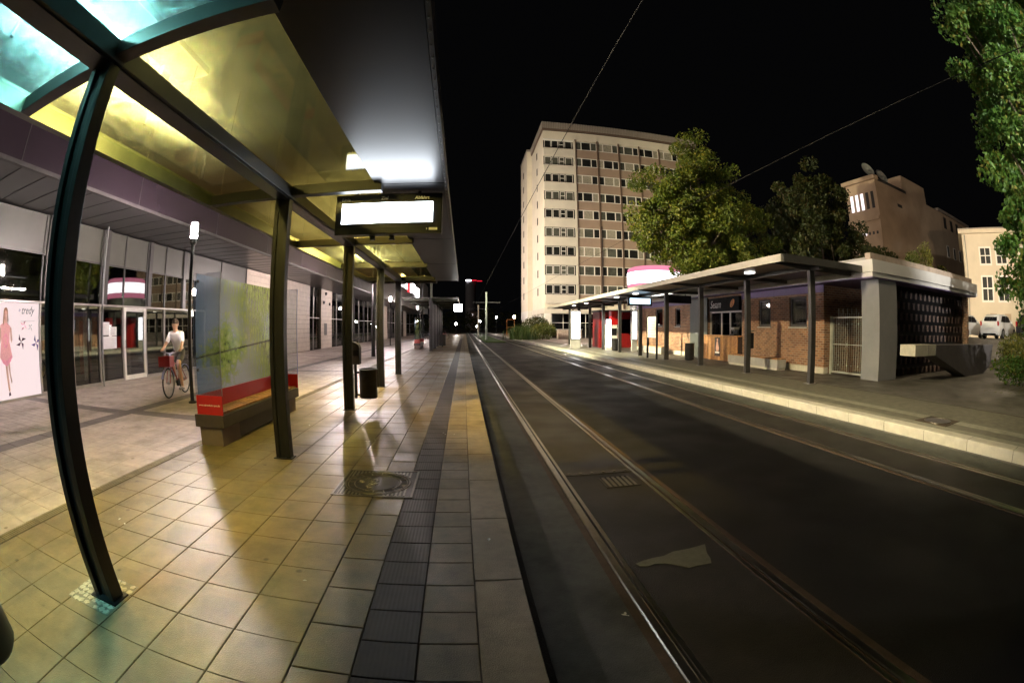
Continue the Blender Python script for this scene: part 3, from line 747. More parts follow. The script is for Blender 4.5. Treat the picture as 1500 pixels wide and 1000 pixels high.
MB().box(-1.985, -1.93, 8.13, 8.17, .70, .73).build('bracket', 'dark_metal', bi); MB().box(-1.985, -1.93, 8.13, 8.17, .29, .32).build('bracket', 'dark_metal', bi)
MB().torus((-1.77, 8.15, .775), .168, .008, 'z', 28, 6).build('rim', 'grey_metal', bi, smooth=True)
# second bin at the left edge of the frame
bj = thing('litter_bin', 'dark hanging litter bin cut off by the lower left picture edge', 'bin', (-1.98, .42, 0))
MB().lathe([(.17, .42), (.195, .45), (.195, .90), (.19, .92), (.17, .92), (.17, .6), (.01, .6)], (-1.86, .41, 0), 24).build('drum', 'black_plastic', bj, smooth=True)
MB().box(-2.12, -2.08, .36, .40, 0, .95).build('stand', 'dark_metal', bj)
MB().box(-2.079, -2.045, .37, .39, .6, .63).build('bracket', 'dark_metal', bj)
MB().box(-2.16, -2.04, .32, .44, 0, .012).build('foot_plate', 'dark_metal', bj)

# bench with glass screen and printed lake picture
def make_bench(y0, y1, label):
    b = thing('screen_bench', label, 'bench', (-3.4, (y0 + y1) / 2, 0), group='glass screen benches on the platform')
    MB().box(-3.60, -3.22, y0 + .02, y0 + .55, 0, .25).build('plinth', 'bench_base', b, bevel=.006); MB().box(-3.60, -3.22, y1 - .55, y1 - .02, 0, .25).build('plinth', 'bench_base', b, bevel=.006)
    MB().box(-3.58, -3.235, y0 + .56, y1 - .56, .02, .25).build('skirt', 'bench_body', b)
    MB().box(-3.65, -3.16, y0 - .02, y1 + .02, .252, .42).build('body', 'bench_body', b, bevel=.008)
    MB().box(-3.60, -3.16, y0 - .006, y0 + .006, .422, .675).build('end_panel', 'red_panel', b)
    MB().box(-3.60, -3.16, y1 - .006, y1 + .006, .422, .675).build('end_panel', 'red_panel', b)
    MB().prism([(-3.56, .43), (-3.535, .43), (-3.555, .675), (-3.575, .675)], 'y', y0 + .01, y1 - .01).build('backrest', 'red_panel', b)
    for x in (-3.50, -3.415, -3.33, -3.245): MB().box(x - .037, x + .037, y0 + .012, y1 - .012, .424, .452).build('seat_slat', 'wood', b, bevel=.004)
    g = MB().box(-3.602, -3.160, y0 - .005, y0 + .005, .677, 2.25).build('end_pane', 'clear_glass', b)
    MB().box(-3.158, -3.152, y0 - .006, y0 + .006, .677, 2.25).build('pane_edge', 'grey_metal', g)
    g = MB().box(-3.602, -3.160, y1 - .005, y1 + .005, .677, 2.25).build('end_pane', 'clear_glass', b)
    MB().box(-3.158, -3.150, y1 - .008, y1 + .008, .677, 2.25).build('pane_edge', 'bike_blue', g)
    MB().box(-3.578, -3.570, y0 + .008, y1 - .008, .677, 2.25).build('picture_pane', 'lake_print', b)
    for z in (1.0, 2.15):
        for y in (y0 + .02, y1 - .02): MB().cyl((-3.566, y, z), (-3.55, y, z), .022, n=12).build('clamp', 'dark_metal', b)
    lettering('lettering', 'www.nahverkehr-jena.de', .036, 'print_white', b, (-3.565, y0 - .0065, .535), '-y')
    return b
make_bench(5.16, 8.08, 'red and dark bench with a tall glass screen printed with a willow lake scene')
make_bench(32.5, 35.4, 'distant red bench with glass screen below the second shelter')

# second shelter further along
s2 = thing('platform_shelter', 'second dark steel shelter further down the near platform', 'shelter', (SX, 29.7, 0))
for y in (29.75, 33.1, 36.4, 39.7, 43.0): inst('post', pm, s2, (0, y - 29.7, 0), scale=(1.3, 1.3, 1.08))
MB().box(-2.29, -2.07, 29.2, 44.5, 3.285, 3.40).build('main_beam', 'beam_paint', s2)
MB().box(-4.1, -.42, 29.2, 44.5, 3.405, 3.47).build('roof', 'far_metal', s2)
MB().box(-.418, -.37, 29.2, 44.5, 3.30, 3.48).build('fascia', 'far_fascia', s2)
for y in (29.75, 33.1, 36.4, 39.7, 43.0): MB().box(-4.0, -.43, y - .06, y + .06, 3.29, 3.40).build('cross_beam', 'green_trim', s2)
MB().box(-2.26, -2.10, 29.7, 29.8, 3.472, 4.55).build('upper_post', 'green_trim', s2)
fl = thing('floodlight', 'glaring square floodlight at the end of the second shelter roof', 'lamp', (-.42, 30.2, 2.9))
MB().box(-.70, -.14, 30.16, 30.34, 2.56, 3.10).build('housing', 'dark_metal', fl, bevel=.01)
MB().box(-.67, -.17, 30.148, 30.158, 2.59, 3.07).build('lens', 'flood_face', fl)
MB().box(-.50, -.44, 30.22, 30.28, 3.105, 3.402).build('bracket', 'dark_metal', fl)
bk = thing('litter_bin', 'far black litter bin at the second shelter', 'bin', (-1.85, 36.2, 0))
MB().lathe([(.26, .1), (.28, .12), (.28, .92), (.25, .95), (.1, .97)], (-1.75, 36.2, 0), 20).build('drum', 'black_plastic', bk, smooth=True)
MB().box(-1.80, -1.70, 36.15, 36.25, 0, .1).build('foot', 'dark_metal', bk)

# ------------------------------------------------------------------ street lamps
def lantern(x, y, h, label, group=None, power=None):
    t = thing('street_lantern', label, 'street lamp', (x, y, 0), group=group)
    MB().lathe([(.10, 0), (.10, .03), (.05, .05), (.045, .5), (.042, h - .25)], (x, y, 0), 14).build('mast', 'post_paint', t, smooth=True)
    MB().lathe([(.05, h - .25), (.085, h - .20), (.085, h - .12), (.07, h - .10)], (x, y, 0), 16).build('collar', 'dark_metal', t)
    MB().lathe([(.07, h - .10), (.078, h - .08), (.078, h + .20), (.06, h + .22)], (x, y, 0), 18).build('lamp_head', 'lantern', t, smooth=True)
    for k in range(4): MB().torus((x, y, h - .04 + k * .07), .083, .008, 'z', 20, 5).build('louvre_ring', 'grey_metal', t)
    MB().lathe([(.10, h + .222), (.10, h + .24), (.02, h + .27)], (x, y, 0), 18).build('cap', 'dark_metal', t)
    return t
lantern(-5.86, 8.22, 3.55, 'slim black lantern with ringed white head beside the glass screen bench')
lantern(-5.95, 22.4, 3.6, 'slim black lantern added out of sight behind the third shelter post')  # added unseen to light the stone wall
lantern(-6.35, 38.5, 3.9, 'slim dark lantern on the far plaza in front of the stone pier')
lantern(11.2, 46.0, 3.6, 'slim unseen lantern added on the far forecourt behind the end of the far shelter')  # invented lantern, brightens forecourt, hedge and high-rise base
lantern(-5.9, 57.0, 4.0, 'furthest slim lantern beyond the second shelter, left of its posts')
# tall street lamp behind the first shelter post, lighting the far platform
def big_lamp(x, y, h, z0, label):
    t = thing('mast_lamp', label, 'street lamp', (x, y, z0))
    MB().lathe([(.12, z0), (.10, z0 + .8), (.06, h)], (x, y, 0), 12).build('mast', 'post_paint', t, smooth=True)
    MB().box(x - .3, x + .3, y - .15, y + .15, h, h + .14).build('lamp_head', 'dark_metal', t, bevel=.02)
    return t
tl = big_lamp(-6.9, 5.2, 8.5, 0, 'tall street lamp mast standing behind the nearest shelter post')
spot('mast_lamp_light', (-6.9, 5.2, 8.35), (11.5, 11.0, 0), 30000, (1.0, .84, .52), 65, .65, .16, tl)
# lamps on top of the shelter roof
def roof_lamp(x, y, power, label, y2=None, p2=0):
    t = thing('roof_lamp', label, 'lamp', (x, y, 3.22), group='lamps on top of the near shelter roof')
    for yy in (y - 1.0, y + .8): MB().cyl((x - .16, yy, 3.218), (x - .16, yy, 3.82), .018, n=8).build('stem', 'dark_metal', t)
    MB().box(x - .20, x + .16, y - 1.55, y + 1.2, 3.83, 3.90).build('housing', 'dark_metal', t, bevel=.01)
    MB().cyl((x + .14, y - 1.15, 3.37), (x + .14, y + 1.25, 3.37), .03, n=10).build('tube', 'roof_tube', t)
    for yy in (y - 1.0, y + 1.0): MB().cyl((x + .14, yy, 3.395), (x + .14, yy, 3.829), .008, n=6).build('hanger', 'dark_metal', t)
    spot('roof_lamp_light', (x, y, 3.755), (x + .25, y, 0), power, (1.0, .93, .74), 138, .9, .05, t)
    if p2: spot('roof_lamp_light', (x, y2, 3.755), (x + .25, y2 + .05, 0), p2, (.9, .95, 1.0), 46, .9, .05, t)
roof_lamp(-2.58, 1.92, 620, 'tube lamp glowing through the glass roof above the nearest shelter post', .80, 330)
roof_lamp(-2.50, 10.4, 500, 'tube lamp glowing through the glass roof above the far bays of the near shelter')
# ------------------------------------------------------------------ shop building on the left
FX = -10.8
sb = thing('shop_building', 'long shop building with glazed ground floor and overhanging upper storey beside the plaza', 'building', (FX, 10, 0))
MU = [-6.0, -3.2, -.4, 2.4, 4.2, 7.14, 8.52, 9.75, 10.93, 12.2, 13.35, 15.2, 17.7, 20.25]
for i in range(len(MU) - 1):
    a, b = MU[i] + .03, MU[i + 1] - .03
    door = abs(MU[i] - 10.93) < .01
    if not door and not (abs(MU[i] - 4.2) < .01): MB().box(FX - .015, FX - .003, a, b, .09, 2.24).build('window_pane', 'shop_glass', sb)
    MB().box(FX - .015, FX - .003, a, b, 2.30, 3.44).build('window_pane', 'shop_glass', sb)
    MB().box(FX - .02, FX - .004, a, b, 3.50, 4.46).build('spandrel', 'spandrel', sb)
for y in MU:
    MB().box(FX - .06, FX + .05, y - .028, y + .028, 0, 2.249).build('mullion', 'frame_alu', sb)
    MB().box(FX - .06, FX + .03, y - .028, y + .028, 2.306, 4.47).build('mullion', 'frame_dark', sb)
for y in (9.92, 12.32, 7.30, 14.6): MB().box(FX - .30, FX + .02 + .04, y + .05 - .10, y + .05 + .10, 2.32, 4.47).build('column', 'frame_dark', sb)
MB().box(FX - .06, FX + .045, -6, 20.25, 2.25, 2.305).build('transom', 'frame_alu', sb)
MB().box(FX - .06, FX + .02, -6, 20.25, 3.445, 3.495).build('transom', 'frame_dark', sb)
MB().box(FX - .06, FX + .045, -6, 4.17, 0, .085).box(FX - .06, FX + .045, 7.17, 10.90, 0, .085).box(FX - .06, FX + .045, 12.23, 20.22, 0, .085).build('sill', 'frame_alu', sb)
MB().cyl((-10.42, 9.55, 0), (-10.42, 9.55, 4.49), .035, n=10).build('slim_column', 'grey_metal', sb)
dr_ = MB().box(FX - .03, FX + .05, 10.962, 11.06, .02, 2.245).box(FX - .03, FX + .05, 12.07, 12.168, .02, 2.245).box(FX - .03, FX + .05, 11.062, 12.068, .02, .16).box(FX - .03, FX + .05, 11.062, 12.068, 2.13, 2.245).build('door', 'white_paint', sb)
MB().box(FX + .005, FX + .015, 11.065, 12.065, .165, 2.125).build('door_pane', 'shop_glass', dr_)
MB().cyl((FX + .09, 11.01, 1.0), (FX + .09, 11.01, 1.25), .012, n=8).cyl((FX + .05, 11.01, 1.02), (FX + .09, 11.01, 1.02), .009, n=8).cyl((FX + .05, 11.01, 1.23), (FX + .09, 11.01, 1.23), .009, n=8).build('door_handle', 'grey_metal', dr_)
# interior
MB().box(-14.4, FX - .1, -6, 20.2, -.02, -.004).build('shop_floor', 'shop_floor', sb)
MB().box(-14.5, -14.4, -6, 20.2, 0, 4.4).build('back_wall', 'shop_inside', sb)
MB().box(-14.4, FX - .35, -6, 20.2, 3.40, 3.43).build('shop_ceiling', 'shop_inside', sb)
for y, w_ in ((8.75, .26), (9.42, .17)):
    pts = [(FX - .40 + .018 * math.sin(k * 1.9), y - w_ / 2 + w_ * k / 14) for k in range(15)]
    MB().prism(pts + [(x - .012, yy) for x, yy in reversed(pts)], 'z', .15, 2.2).build('drape', 'drape', sb, smooth=True)
for y, zz, m_ in ((12.9, 1.9, 'red_panel'), (11.4, 1.9, 'red_panel'), (14.2, 2.0, 'shop_inside')): MB().box(-13.6, -13.5, y - .3, y + .3, .1, zz).build('display_board', m_, sb)
MB().box(-12.6, -12.0, 11.2, 12.6, 0, .95).build('counter', 'drape', sb)
# overhang with soffit
MB().box(-14.5, -8.08, -14, 100, 4.50, 4.54).build('soffit', 'soffit_grey', sb)
for k in range(34):
    MB().box(-10.70, -8.15, -2 + k * .8, -1.985 + k * .8, 4.488, 4.499).build('soffit_joint', 'frame_dark', sb)
MB().box(-8.08, -8.02, -14, 42, 4.46, 9.8).build('upper_wall', 'overhang', sb)
MB().box(-8.08, -8.02, 42.0, 100, 4.46, 10.4).build('upper_wall', 'frame_dark', sb)
MB().box(-14.5, -8.08, -14, 100, 9.6, 9.8).build('roof', 'frame_dark', sb)
MB().box(-8.10, -7.985, -14, 100, 4.42, 4.50).build('edge_trim', 'frame_dark', sb)
for y in (0, 4.2, 8.4, 12.6, 16.8, 21.0, 25.2): MB().box(-8.02, -8.012, y, y + .02, 4.52, 9.7).build('panel_joint', 'frame_dark', sb)
for k in range(22): MB().box(-8.015, -7.86, 29.4 + k * .45, 29.52 + k * .45, 4.55, 5.35).build('fin', 'spandrel', sb)
# stone piers
def clad(y0, y1):
    MB().box(-14.4, FX - .045, y0, y1, 0, 4.47).build('pier_core', 'joint', sb)
    z = 0.0
    while z < 4.4:
        MB().box(FX - .044, FX + random.uniform(-.003, .003), y0, y1, z + .012, min(z + .298, 4.46)).build('cladding_course', 'stone_clad', sb)
        z += .30
clad(20.3, 30.2); clad(32.9, 35.7); clad(58.0, 63.0); clad(80, 84)
for a, b in ((30.2, 32.9), (35.7, 39.8), (39.8, 44), (44, 48.5), (48.5, 53), (53, 58), (63, 68), (68, 74), (74, 80), (84, 98)):
    MB().box(FX - .22, FX - .20, a + .04, b - .04, .1, 4.45).build('window_pane', 'shop_glass', sb)
    MB().box(FX - .26, FX - .10, a, a + .06, 0, 4.46).build('mullion', 'frame_dark', sb)
    MB().box(FX - .26, FX - .16, (a + b) / 2 - .025, (a + b) / 2 + .025, 0, 4.46).build('mullion', 'frame_alu', sb)
    MB().box(FX - .25, FX - .15, a + .062, (a + b) / 2 - .03, 2.25, 2.31).box(FX - .25, FX - .15, (a + b) / 2 + .03, b - .01, 2.25, 2.31).build('transom', 'frame_alu', sb)
MB().box(-14.4, -14.3, 30.2, 98, 0, 4.4).build('back_wall', 'shop_inside', sb)
MB().box(FX + .01, FX + .03, 33.6, 34.3, 1.0, 1.9).build('notice_box', 'frame_dark', sb)
for z, y in ((4.05, 33.8), (3.35, 33.3), (3.30, 34.8)): MB().box(FX + .01, FX + .12, y, y + .16, z, z + .22).build('wall_lamp', 'black_plastic', sb)
# shop signs on the upper wall
for y0, y1, z0, z1, m_, lb in ((56.6, 61.5, 6.6, 8.4, 'sign_white', 'large glowing white sign box on the far upper wall of the shop building'), (63.5, 64.6, 6.4, 8.4, 'sign_red', 'narrow glowing red sign on the far upper wall beside the largest white sign'),
                           (66.5, 71.5, 6.6, 8.3, 'sign_white', 'middle glowing white sign box on the far upper wall'), (74, 79, 6.0, 8.2, 'sign_white', 'furthest glowing white sign box on the upper wall')):
    t = thing('shop_sign', lb, 'sign', (-7.9, y0, z0))
    MB().box(-8.01, -7.80, y0, y1, z0, z1).build('case', 'frame_dark', t)
    MB().box(-7.798, -7.79, y0 + .1, y1 - .1, z0 + .1, z1 - .1).box(-8.0, -7.81, y0 - .01, y0 - .002, z0 + .1, z1 - .1).build('face', m_, t)
# backlit poster
po = thing('shop_poster', 'backlit pale pink fashion poster of a woman in a pink dress with paper pinwheels', 'poster', (FX, 5.7, 1.15))
MB().box(FX - .03, FX - .004, 4.24, 7.10, .06, 2.245).build('sheet', 'poster_back', po)
MB().box(FX - .03, FX + .045, 4.24, 7.10, .0, .058).build('frame', 'frame_alu', po)
PX = FX - .003
def pp(name, poly, m_, lift): MB().prism(poly, 'x', PX + lift, PX + lift + .001).build(name, m_, po)
pp('dress', [(5.74, 1.78), (5.82, 1.80), (5.90, 1.78), (6.02, 1.70), (6.06, 1.60), (5.99, 1.56), (5.98, 1.35), (6.08, 1.0), (6.00, .92), (5.86, .85), (5.72, .90), (5.62, 1.02), (5.68, 1.35), (5.66, 1.6), (5.64, 1.72)], 'poster_pink', .001)
pp('dress_hem', [(6.06, 1.06), (6.02, .92), (5.86, .80), (5.72, .88), (5.66, .98), (5.86, .93)], 'poster_rose', .0025)
pp('dress_ring', [(5.84 + .085 * math.cos(t), 1.38 + .17 * math.sin(t)) for t in [i * math.pi / 8 for i in range(16)]], 'poster_rose', .0025)
pp('dress_ring', [(5.84 + .045 * math.cos(t), 1.38 + .10 * math.sin(t)) for t in [i * math.pi / 8 for i in range(16)]], 'poster_pink', .004)
pp('arm', [(6.0, 1.70), (6.06, 1.66), (6.09, 1.40), (6.05, 1.32), (6.02, 1.40)], 'poster_skin', .0025)
pp('arm', [(5.68, 1.70), (5.62, 1.66), (5.60, 1.42), (5.64, 1.32), (5.67, 1.42)], 'poster_skin', .0025)
pp('face', [(5.84 + .055 * math.cos(t), 2.02 + .085 * math.sin(t)) for t in [i * math.pi / 8 for i in range(16)]], 'poster_skin', .0035)
pp('neck', [(5.80, 1.95), (5.88, 1.95), (5.90, 1.78), (5.78, 1.78)], 'poster_skin', .0025)
pp('hair', [(5.84 + .08 * math.cos(R(a)), 2.03 + .10 * math.sin(R(a))) for a in range(0, 181, 20)] + [(5.74, 1.80), (5.77, 1.72), (5.80, 1.86), (5.80, 2.02), (5.84, 2.08), (5.89, 2.02), (5.90, 1.84), (5.93, 1.72), (5.945, 1.85)], 'poster_hair', .0045)
pp('leg', [(5.80, .88), (5.88, .86), (5.90, .55), (5.925, .28), (5.90, .18), (5.86, .28), (5.83, .55)], 'poster_skin', .0005)
pp('leg', [(5.90, .88), (5.97, .90), (5.98, .62), (6.02, .45), (5.99, .40), (5.94, .60)], 'poster_skin', .0006)
pp('shoe', [(5.86, .20), (5.92, .22), (5.93, .14), (5.85, .13)], 'poster_dark', .0015)
def pinwheel(cy_, cz, r, m_, a0):
    for k in range(4):
        a = a0 + k * math.pi / 2
        pp('pinwheel_blade', [(cy_, cz), (cy_ + r * math.cos(a), cz + r * math.sin(a)), (cy_ + r * .55 * math.cos(a + .7), cz + r * .55 * math.sin(a + .7))], m_, .001 + .0012 * (k % 2))
pinwheel(6.42, 1.34, .20, 'poster_dark', .35); pinwheel(6.52, 1.72, .14, 'poster_rose', .9); pinwheel(6.78, 1.68, .11, 'poster_grey', .5); pinwheel(7.0, 1.30, .20, 'poster_violet', .2)
pp('line', [(6.42, 1.815), (6.95, 1.815), (6.95, 1.822), (6.42, 1.822)], 'poster_grey', .0005)
pinwheel(6.36, 2.07, .05, 'poster_violet', .2)
lettering('lettering', 'tredy', .26, 'frame_dark', po, (PX + .003, 6.42, 1.99), '+x', .35, sx=.85)
# papers taped inside the window beside the door
for i, (a, b, c, d) in enumerate(((9.93, 10.25, 1.42, 1.80), (10.30, 10.62, 1.40, 1.66), (9.93, 10.62, 1.02, 1.385))):
    lb = ('upper left notice sheet taped to the glass beside the shop door', 'upper right notice sheet taped to the glass beside the shop door', 'wide lower notice sheet taped to the glass beside the shop door')[i]
    t = thing('notice_sheet', lb, 'notice', (FX, (a + b) / 2, c))
    MB().box(FX - .0005, FX + .0015, a, b, c, d).build('paper', 'paper', t)
    for k in range(5): MB().box(FX + .0018, FX + .0026, a + .03, b - random.uniform(.03, .15), c + .04 + k * (d - c - .08) / 5, c + .055 + k * (d - c - .08) / 5).build('text_line', 'poster_grey', t)

# ------------------------------------------------------------------ far shelter and brick pavilion
fs = thing('far_shelter', 'long flat roofed shelter on dark posts along the far platform', 'shelter', (9.6, 25, 0))
FY = [9.77 + 3.435 * i for i in range(10)]
pf = MB().box(-.10, .10, -.07, .07, 0, 3.22).mesh('post', bevel=.006); pf.materials.append(MATS['far_metal'])
fpl = MB().box(-.17, .17, -.14, .14, 0, .015).mesh('foot_plate'); fpl.materials.append(MATS['grey_metal'])
for y in FY:
    p = inst('post', pf, fs, (0, y - 25, 0)); inst('foot_plate', fpl, p, (0, 0, 0))
    MB().prism([(8.10, 3.30), (8.10, 3.34), (11.55, 3.34), (11.55, 3.22), (9.0, 3.22)], 'y', y - .06, y + .06).build('cross_beam', 'far_metal', fs)
MB().box(8.04, 11.62, 9.30, 43.2, 3.345, 3.40).build('roof', 'far_metal', fs)
MB().box(7.98, 8.038, 9.30, 43.2, 3.30, 3.50).build('fascia', 'far_fascia', fs)
MB().box(8.04, 11.62, 9.24, 9.298, 3.30, 3.50).build('fascia', 'far_metal', fs)
MB().box(8.04, 11.62, 9.30, 43.2, 3.402, 3.48).build('roof_cover', 'concrete_dark', fs)
MB().box(9.50, 9.70, 9.3, 43.1, 3.225, 3.342).build('long_beam', 'far_metal', fs)
for x, y in ((8.85, 12.0), (8.85, 22.3), (8.85, 25.4), (8.85, 32.2), (8.85, 36.0)):
    MB().box(x - .11, x + .11, y - .16, y + .16, 3.29, 3.343).build('downlight', 'downlight', fs)
for y in (21.2, 24.6): MB().box(10.0, 10.6, y, y + 2.2, 3.315, 3.342).build('light_panel', 'downlight', fs)

pv = thing('brick_pavilion', 'low brick pavilion with white flat roof edge and corner pillar behind the far shelter', 'building', (12.2, 9, 0))
WX = 12.2
def wall_with_holes(x0, x1, y0, y1, z0, z1, holes, m_, name):
    """wall along y between the holes (ya,yb,za,zb), butted pieces"""
    mb = MB(); y = y0
    for ya, yb, za, zb in sorted(holes):
        mb.box(x0, x1, y, ya, z0, z1)
        if za > z0: mb.box(x0, x1, ya, yb, z0, za)
        if zb < z1: mb.box(x0, x1, ya, yb, zb, z1)
        y = yb
    mb.box(x0, x1, y, y1, z0, z1); return mb.build(name, m_, pv)
HOL = [(12.72, 13.78, 1.64, 2.78), (15.05, 15.92, 1.64, 2.76), (17.25, 20.4, 0.0, 3.05), (23.6, 24.3, 1.64, 2.7), (26.1, 27.2, 1.64, 2.78)]
wall_with_holes(WX, WX + .24, 11.72, 30.5, .22, 3.12, [(a, b, max(c, .22), d) for a, b, c, d in HOL], 'brick', 'brick_wall')
MB().box(WX - .02, WX + .24, 11.70, 17.25, 0, .218).box(WX - .02, WX + .24, 20.4, 30.5, 0, .218).build('base_course', 'kerb', pv)
MB().box(WX + .242, 15.5, 11.72, 11.96, 0, 3.12).build('brick_wall', 'brick', pv)
MB().box(15.5, 15.7, 9.74, 30, 0, 3.12).build('rear_wall', 'shop_inside', pv)
for a, b, c, d in (HOL[0], HOL[1], HOL[3], HOL[4]):
    w_ = MB().box(WX + .05, WX + .12, a, a + .10, c, d).box(WX + .05, WX + .12, b - .10, b, c, d).box(WX + .05, WX + .12, a + .10, b - .10, d - .08, d).box(WX + .05, WX + .12, a + .10, b - .10, c, c + .10).build('window', 'frame_dark', pv)
    MB().box(WX + .085, WX + .10, a + .102, b - .102, c + .102, d - .082).build('pane', 'house_glass', w_)
    MB().box(WX - .05, WX + .11, a - .04, b + .04, c - .05, c - .002).build('sill', 'concrete', w_)
    MB().box(WX + .20, WX + .21, a + .1, b - .1, c + .1, d - .35).build('blind', 'spandrel', w_)
# kiosk front
MB().box(WX + .02, WX + .06, 20.4, 20.402, 0, 3.05).build('kiosk_reveal', 'grey_paint', pv)
MB().box(WX - .06, WX - .004, 20.41, 22.3, 0, 3.10).build('grey_panel', 'grey_paint', pv)
MB().box(WX + .10, WX + .16, 17.26, 17.40, 1.22, 3.04).box(WX + .10, WX + .16, 20.2, 20.39, 1.22, 3.04).box(WX + .10, WX + .16, 18.35, 18.47, 1.22, 2.30).box(WX + .10, WX + .16, 19.15, 19.27, 1.22, 2.30).box(WX + .10, WX + .16, 17.40, 20.2, 2.302, 2.38).build('kiosk_frame', 'frame_alu', pv)
MB().box(WX + .12, WX + .13, 17.41, 18.34, 1.24, 2.30).box(WX + .12, WX + .13, 18.48, 19.14, 1.24, 2.30).box(WX + .12, WX + .13, 19.28, 20.19, 1.24, 2.30).build('kiosk_pane', 'house_glass', pv)
MB().box(WX + 1.4, WX + 1.45, 17.2, 20.5, 0, 3.0).build('kiosk_inside', 'shop_inside', pv)
MB().box(WX + .3, WX + 1.3, 17.26, 20.4, 3.06, 3.1).build('kiosk_ceiling', 'shop_inside', pv)
sg = thing('kiosk_sign', 'black kiosk sign with white script lettering and an orange bean emblem', 'sign', (WX, 18.8, 2.4))
MB().box(WX - .06, WX + .098, 17.42, 20.18, 2.39, 3.03).build('board', 'sign_black', sg)
lettering('lettering', 'Sesam', .52, 'print_white', sg, (WX - .064, 20.05, 2.54), '-x', .3, sx=.78)
pts = [(17.98 + .17 * math.cos(t) * 1.0 - .10 * math.sin(t), 2.72 + .19 * math.sin(t)) for t in [i * math.pi / 10 for i in range(20)]]
MB().prism(pts, 'x', WX - .068, WX - .062).build('bean', 'orange', sg)
MB().prism([(18.02, 2.57), (17.96, 2.68), (17.98, 2.78), (17.91, 2.88), (17.93, 2.88), (18.0, 2.78), (17.98, 2.68), (18.04, 2.58)], 'x', WX - .072, WX - .069).build('bean_slit', 'sign_black', sg)
ct = thing('kiosk_counter', 'plank clad wooden counter below the kiosk window', 'counter', (WX - .2, 18.6, 0))
k = 0; y = 17.2
while y < 20.35:
    MB().box(WX - .30, WX - .262, y + .003, y + .172, .03, 1.17 + random.uniform(-.002, .002)).build('plank', 'wood', ct); y += .175
MB().box(WX - .26, WX + .09, 17.2, 20.38, 0, 1.165).build('carcass', 'bench_body', ct)
MB().box(WX - .36, WX + .10, 17.15, 20.40, 1.176, 1.225).build('counter_top', 'wood', ct, bevel=.006)
pr = thing('counter_poster', 'dark poster with a pale figure on the wooden kiosk counter', 'poster', (WX - .3, 18.95, .3))
MB().box(WX - .308, WX - .302, 18.7, 19.22, .22, 1.12).build('sheet', 'bench_body', pr)
MB().prism([(18.85, .45), (18.80, .62), (18.88, .80), (18.92, .92), (19.02, .92), (19.06, .78), (19.10, .60), (19.06, .45)], 'x', WX - .311, WX - .309).build('figure', 'poster_skin', pr)
MB().prism([(18.96 + .055 * math.cos(t), 1.0 + .07 * math.sin(t)) for t in [i * math.pi / 8 for i in range(16)]], 'x', WX - .311, WX - .309).build('figure_head', 'poster_skin', pr)
MB().box(WX - .311, WX - .309, 18.76, 19.16, .36, .43).build('text_bar', 'print_white', pr)
cm = thing('coffee_machine', 'small black and steel coffee machine on the kiosk counter', 'coffee machine', (WX - .1, 17.75, 1.225))
MB().box(WX - .24, WX + .06, 17.55, 17.95, 1.226, 1.30).box(WX - .06, WX + .06, 17.55, 17.95, 1.302, 1.50).build('body', 'black_plastic', cm, bevel=.01)
MB().box(WX - .24, WX + .06, 17.55, 17.95, 1.502, 1.60).build('top', 'grey_metal', cm, bevel=.01)
for y in (17.65, 17.85): MB().cyl((WX - .16, y, 1.44), (WX - .16, y, 1.50), .025, n=10).build('spout', 'grey_metal', cm)
# roof
MB().box(11.72, 21.3, 8.88, 30.5, 3.13, 3.16).build('soffit', 'purple_soffit', pv)
MB().box(11.70, 11.76, 8.86, 30.5, 3.162, 3.30).build('lower_fascia', 'fascia_white', pv)
MB().box(11.66, 11.72, 8.80, 30.5, 3.306, 3.68).build('upper_fascia', 'fascia_white', pv)
MB().box(11.762, 21.3, 8.86, 8.92, 3.162, 3.30).build('lower_fascia', 'fascia_white', pv)
MB().box(11.722, 21.3, 8.80, 8.86, 3.306, 3.68).build('upper_fascia', 'fascia_white', pv)
MB().box(21.3, 21.36, 8.80, 30.5, 3.162, 3.68).build('side_fascia', 'fascia_white', pv)
MB().box(11.78, 21.28, 8.94, 30.4, 3.5, 3.60).build('roof_bed', 'soil', pv)
MB().box(11.9, 21.2, 9.05, 9.3, 3.602, 3.93).build('roof_parapet', 'stone_low', pv)
MB().box(11.9, 12.1, 9.302, 30.3, 3.602, 3.80).build('roof_parapet', 'concrete', pv)
MB().prism([(12.2, 8.98), (13.35, 8.98), (13.35, 9.30), (12.55, 9.30), (12.55, 9.80), (12.2, 9.80)], 'z', 0, 3.128).build('corner_pillar', 'pillar_grey', pv)
# perforated end wall of angled dark bricks
MB().box(13.36, 20.9, 9.62, 9.72, 0, 3.12).build('lattice_backing', 'black_plastic', pv)
lb_ = MB().prism([(-.055, 0), (0, -.07), (.055, 0), (.04, .015), (0, -.04), (-.04, .015)], 'z', 0, .20)
lbm = lb_.mesh('lattice_brick'); lbm.materials.append(MATS['brick_dark'])
lcm = MB().prism([(-.065, .015), (0, -.09), (.065, .015)], 'z', 0, .035).mesh('lattice_cap'); lcm.materials.append(MATS['brick_dark'])
for r_ in range(8):
    for c_ in range(18):
        q = inst('lattice_brick', lbm, pv, (13.55 + c_ * .41 + (.205 if r_ % 2 else 0) - 12.2, 9.60 - 9, .02 + r_ * .385))
        inst('lattice_cap', lcm, q, (0, 0, .202))
MB().box(20.92, 21.1, 9.3, 9.72, 0, 3.12).build('end_pier', 'brick', pv)
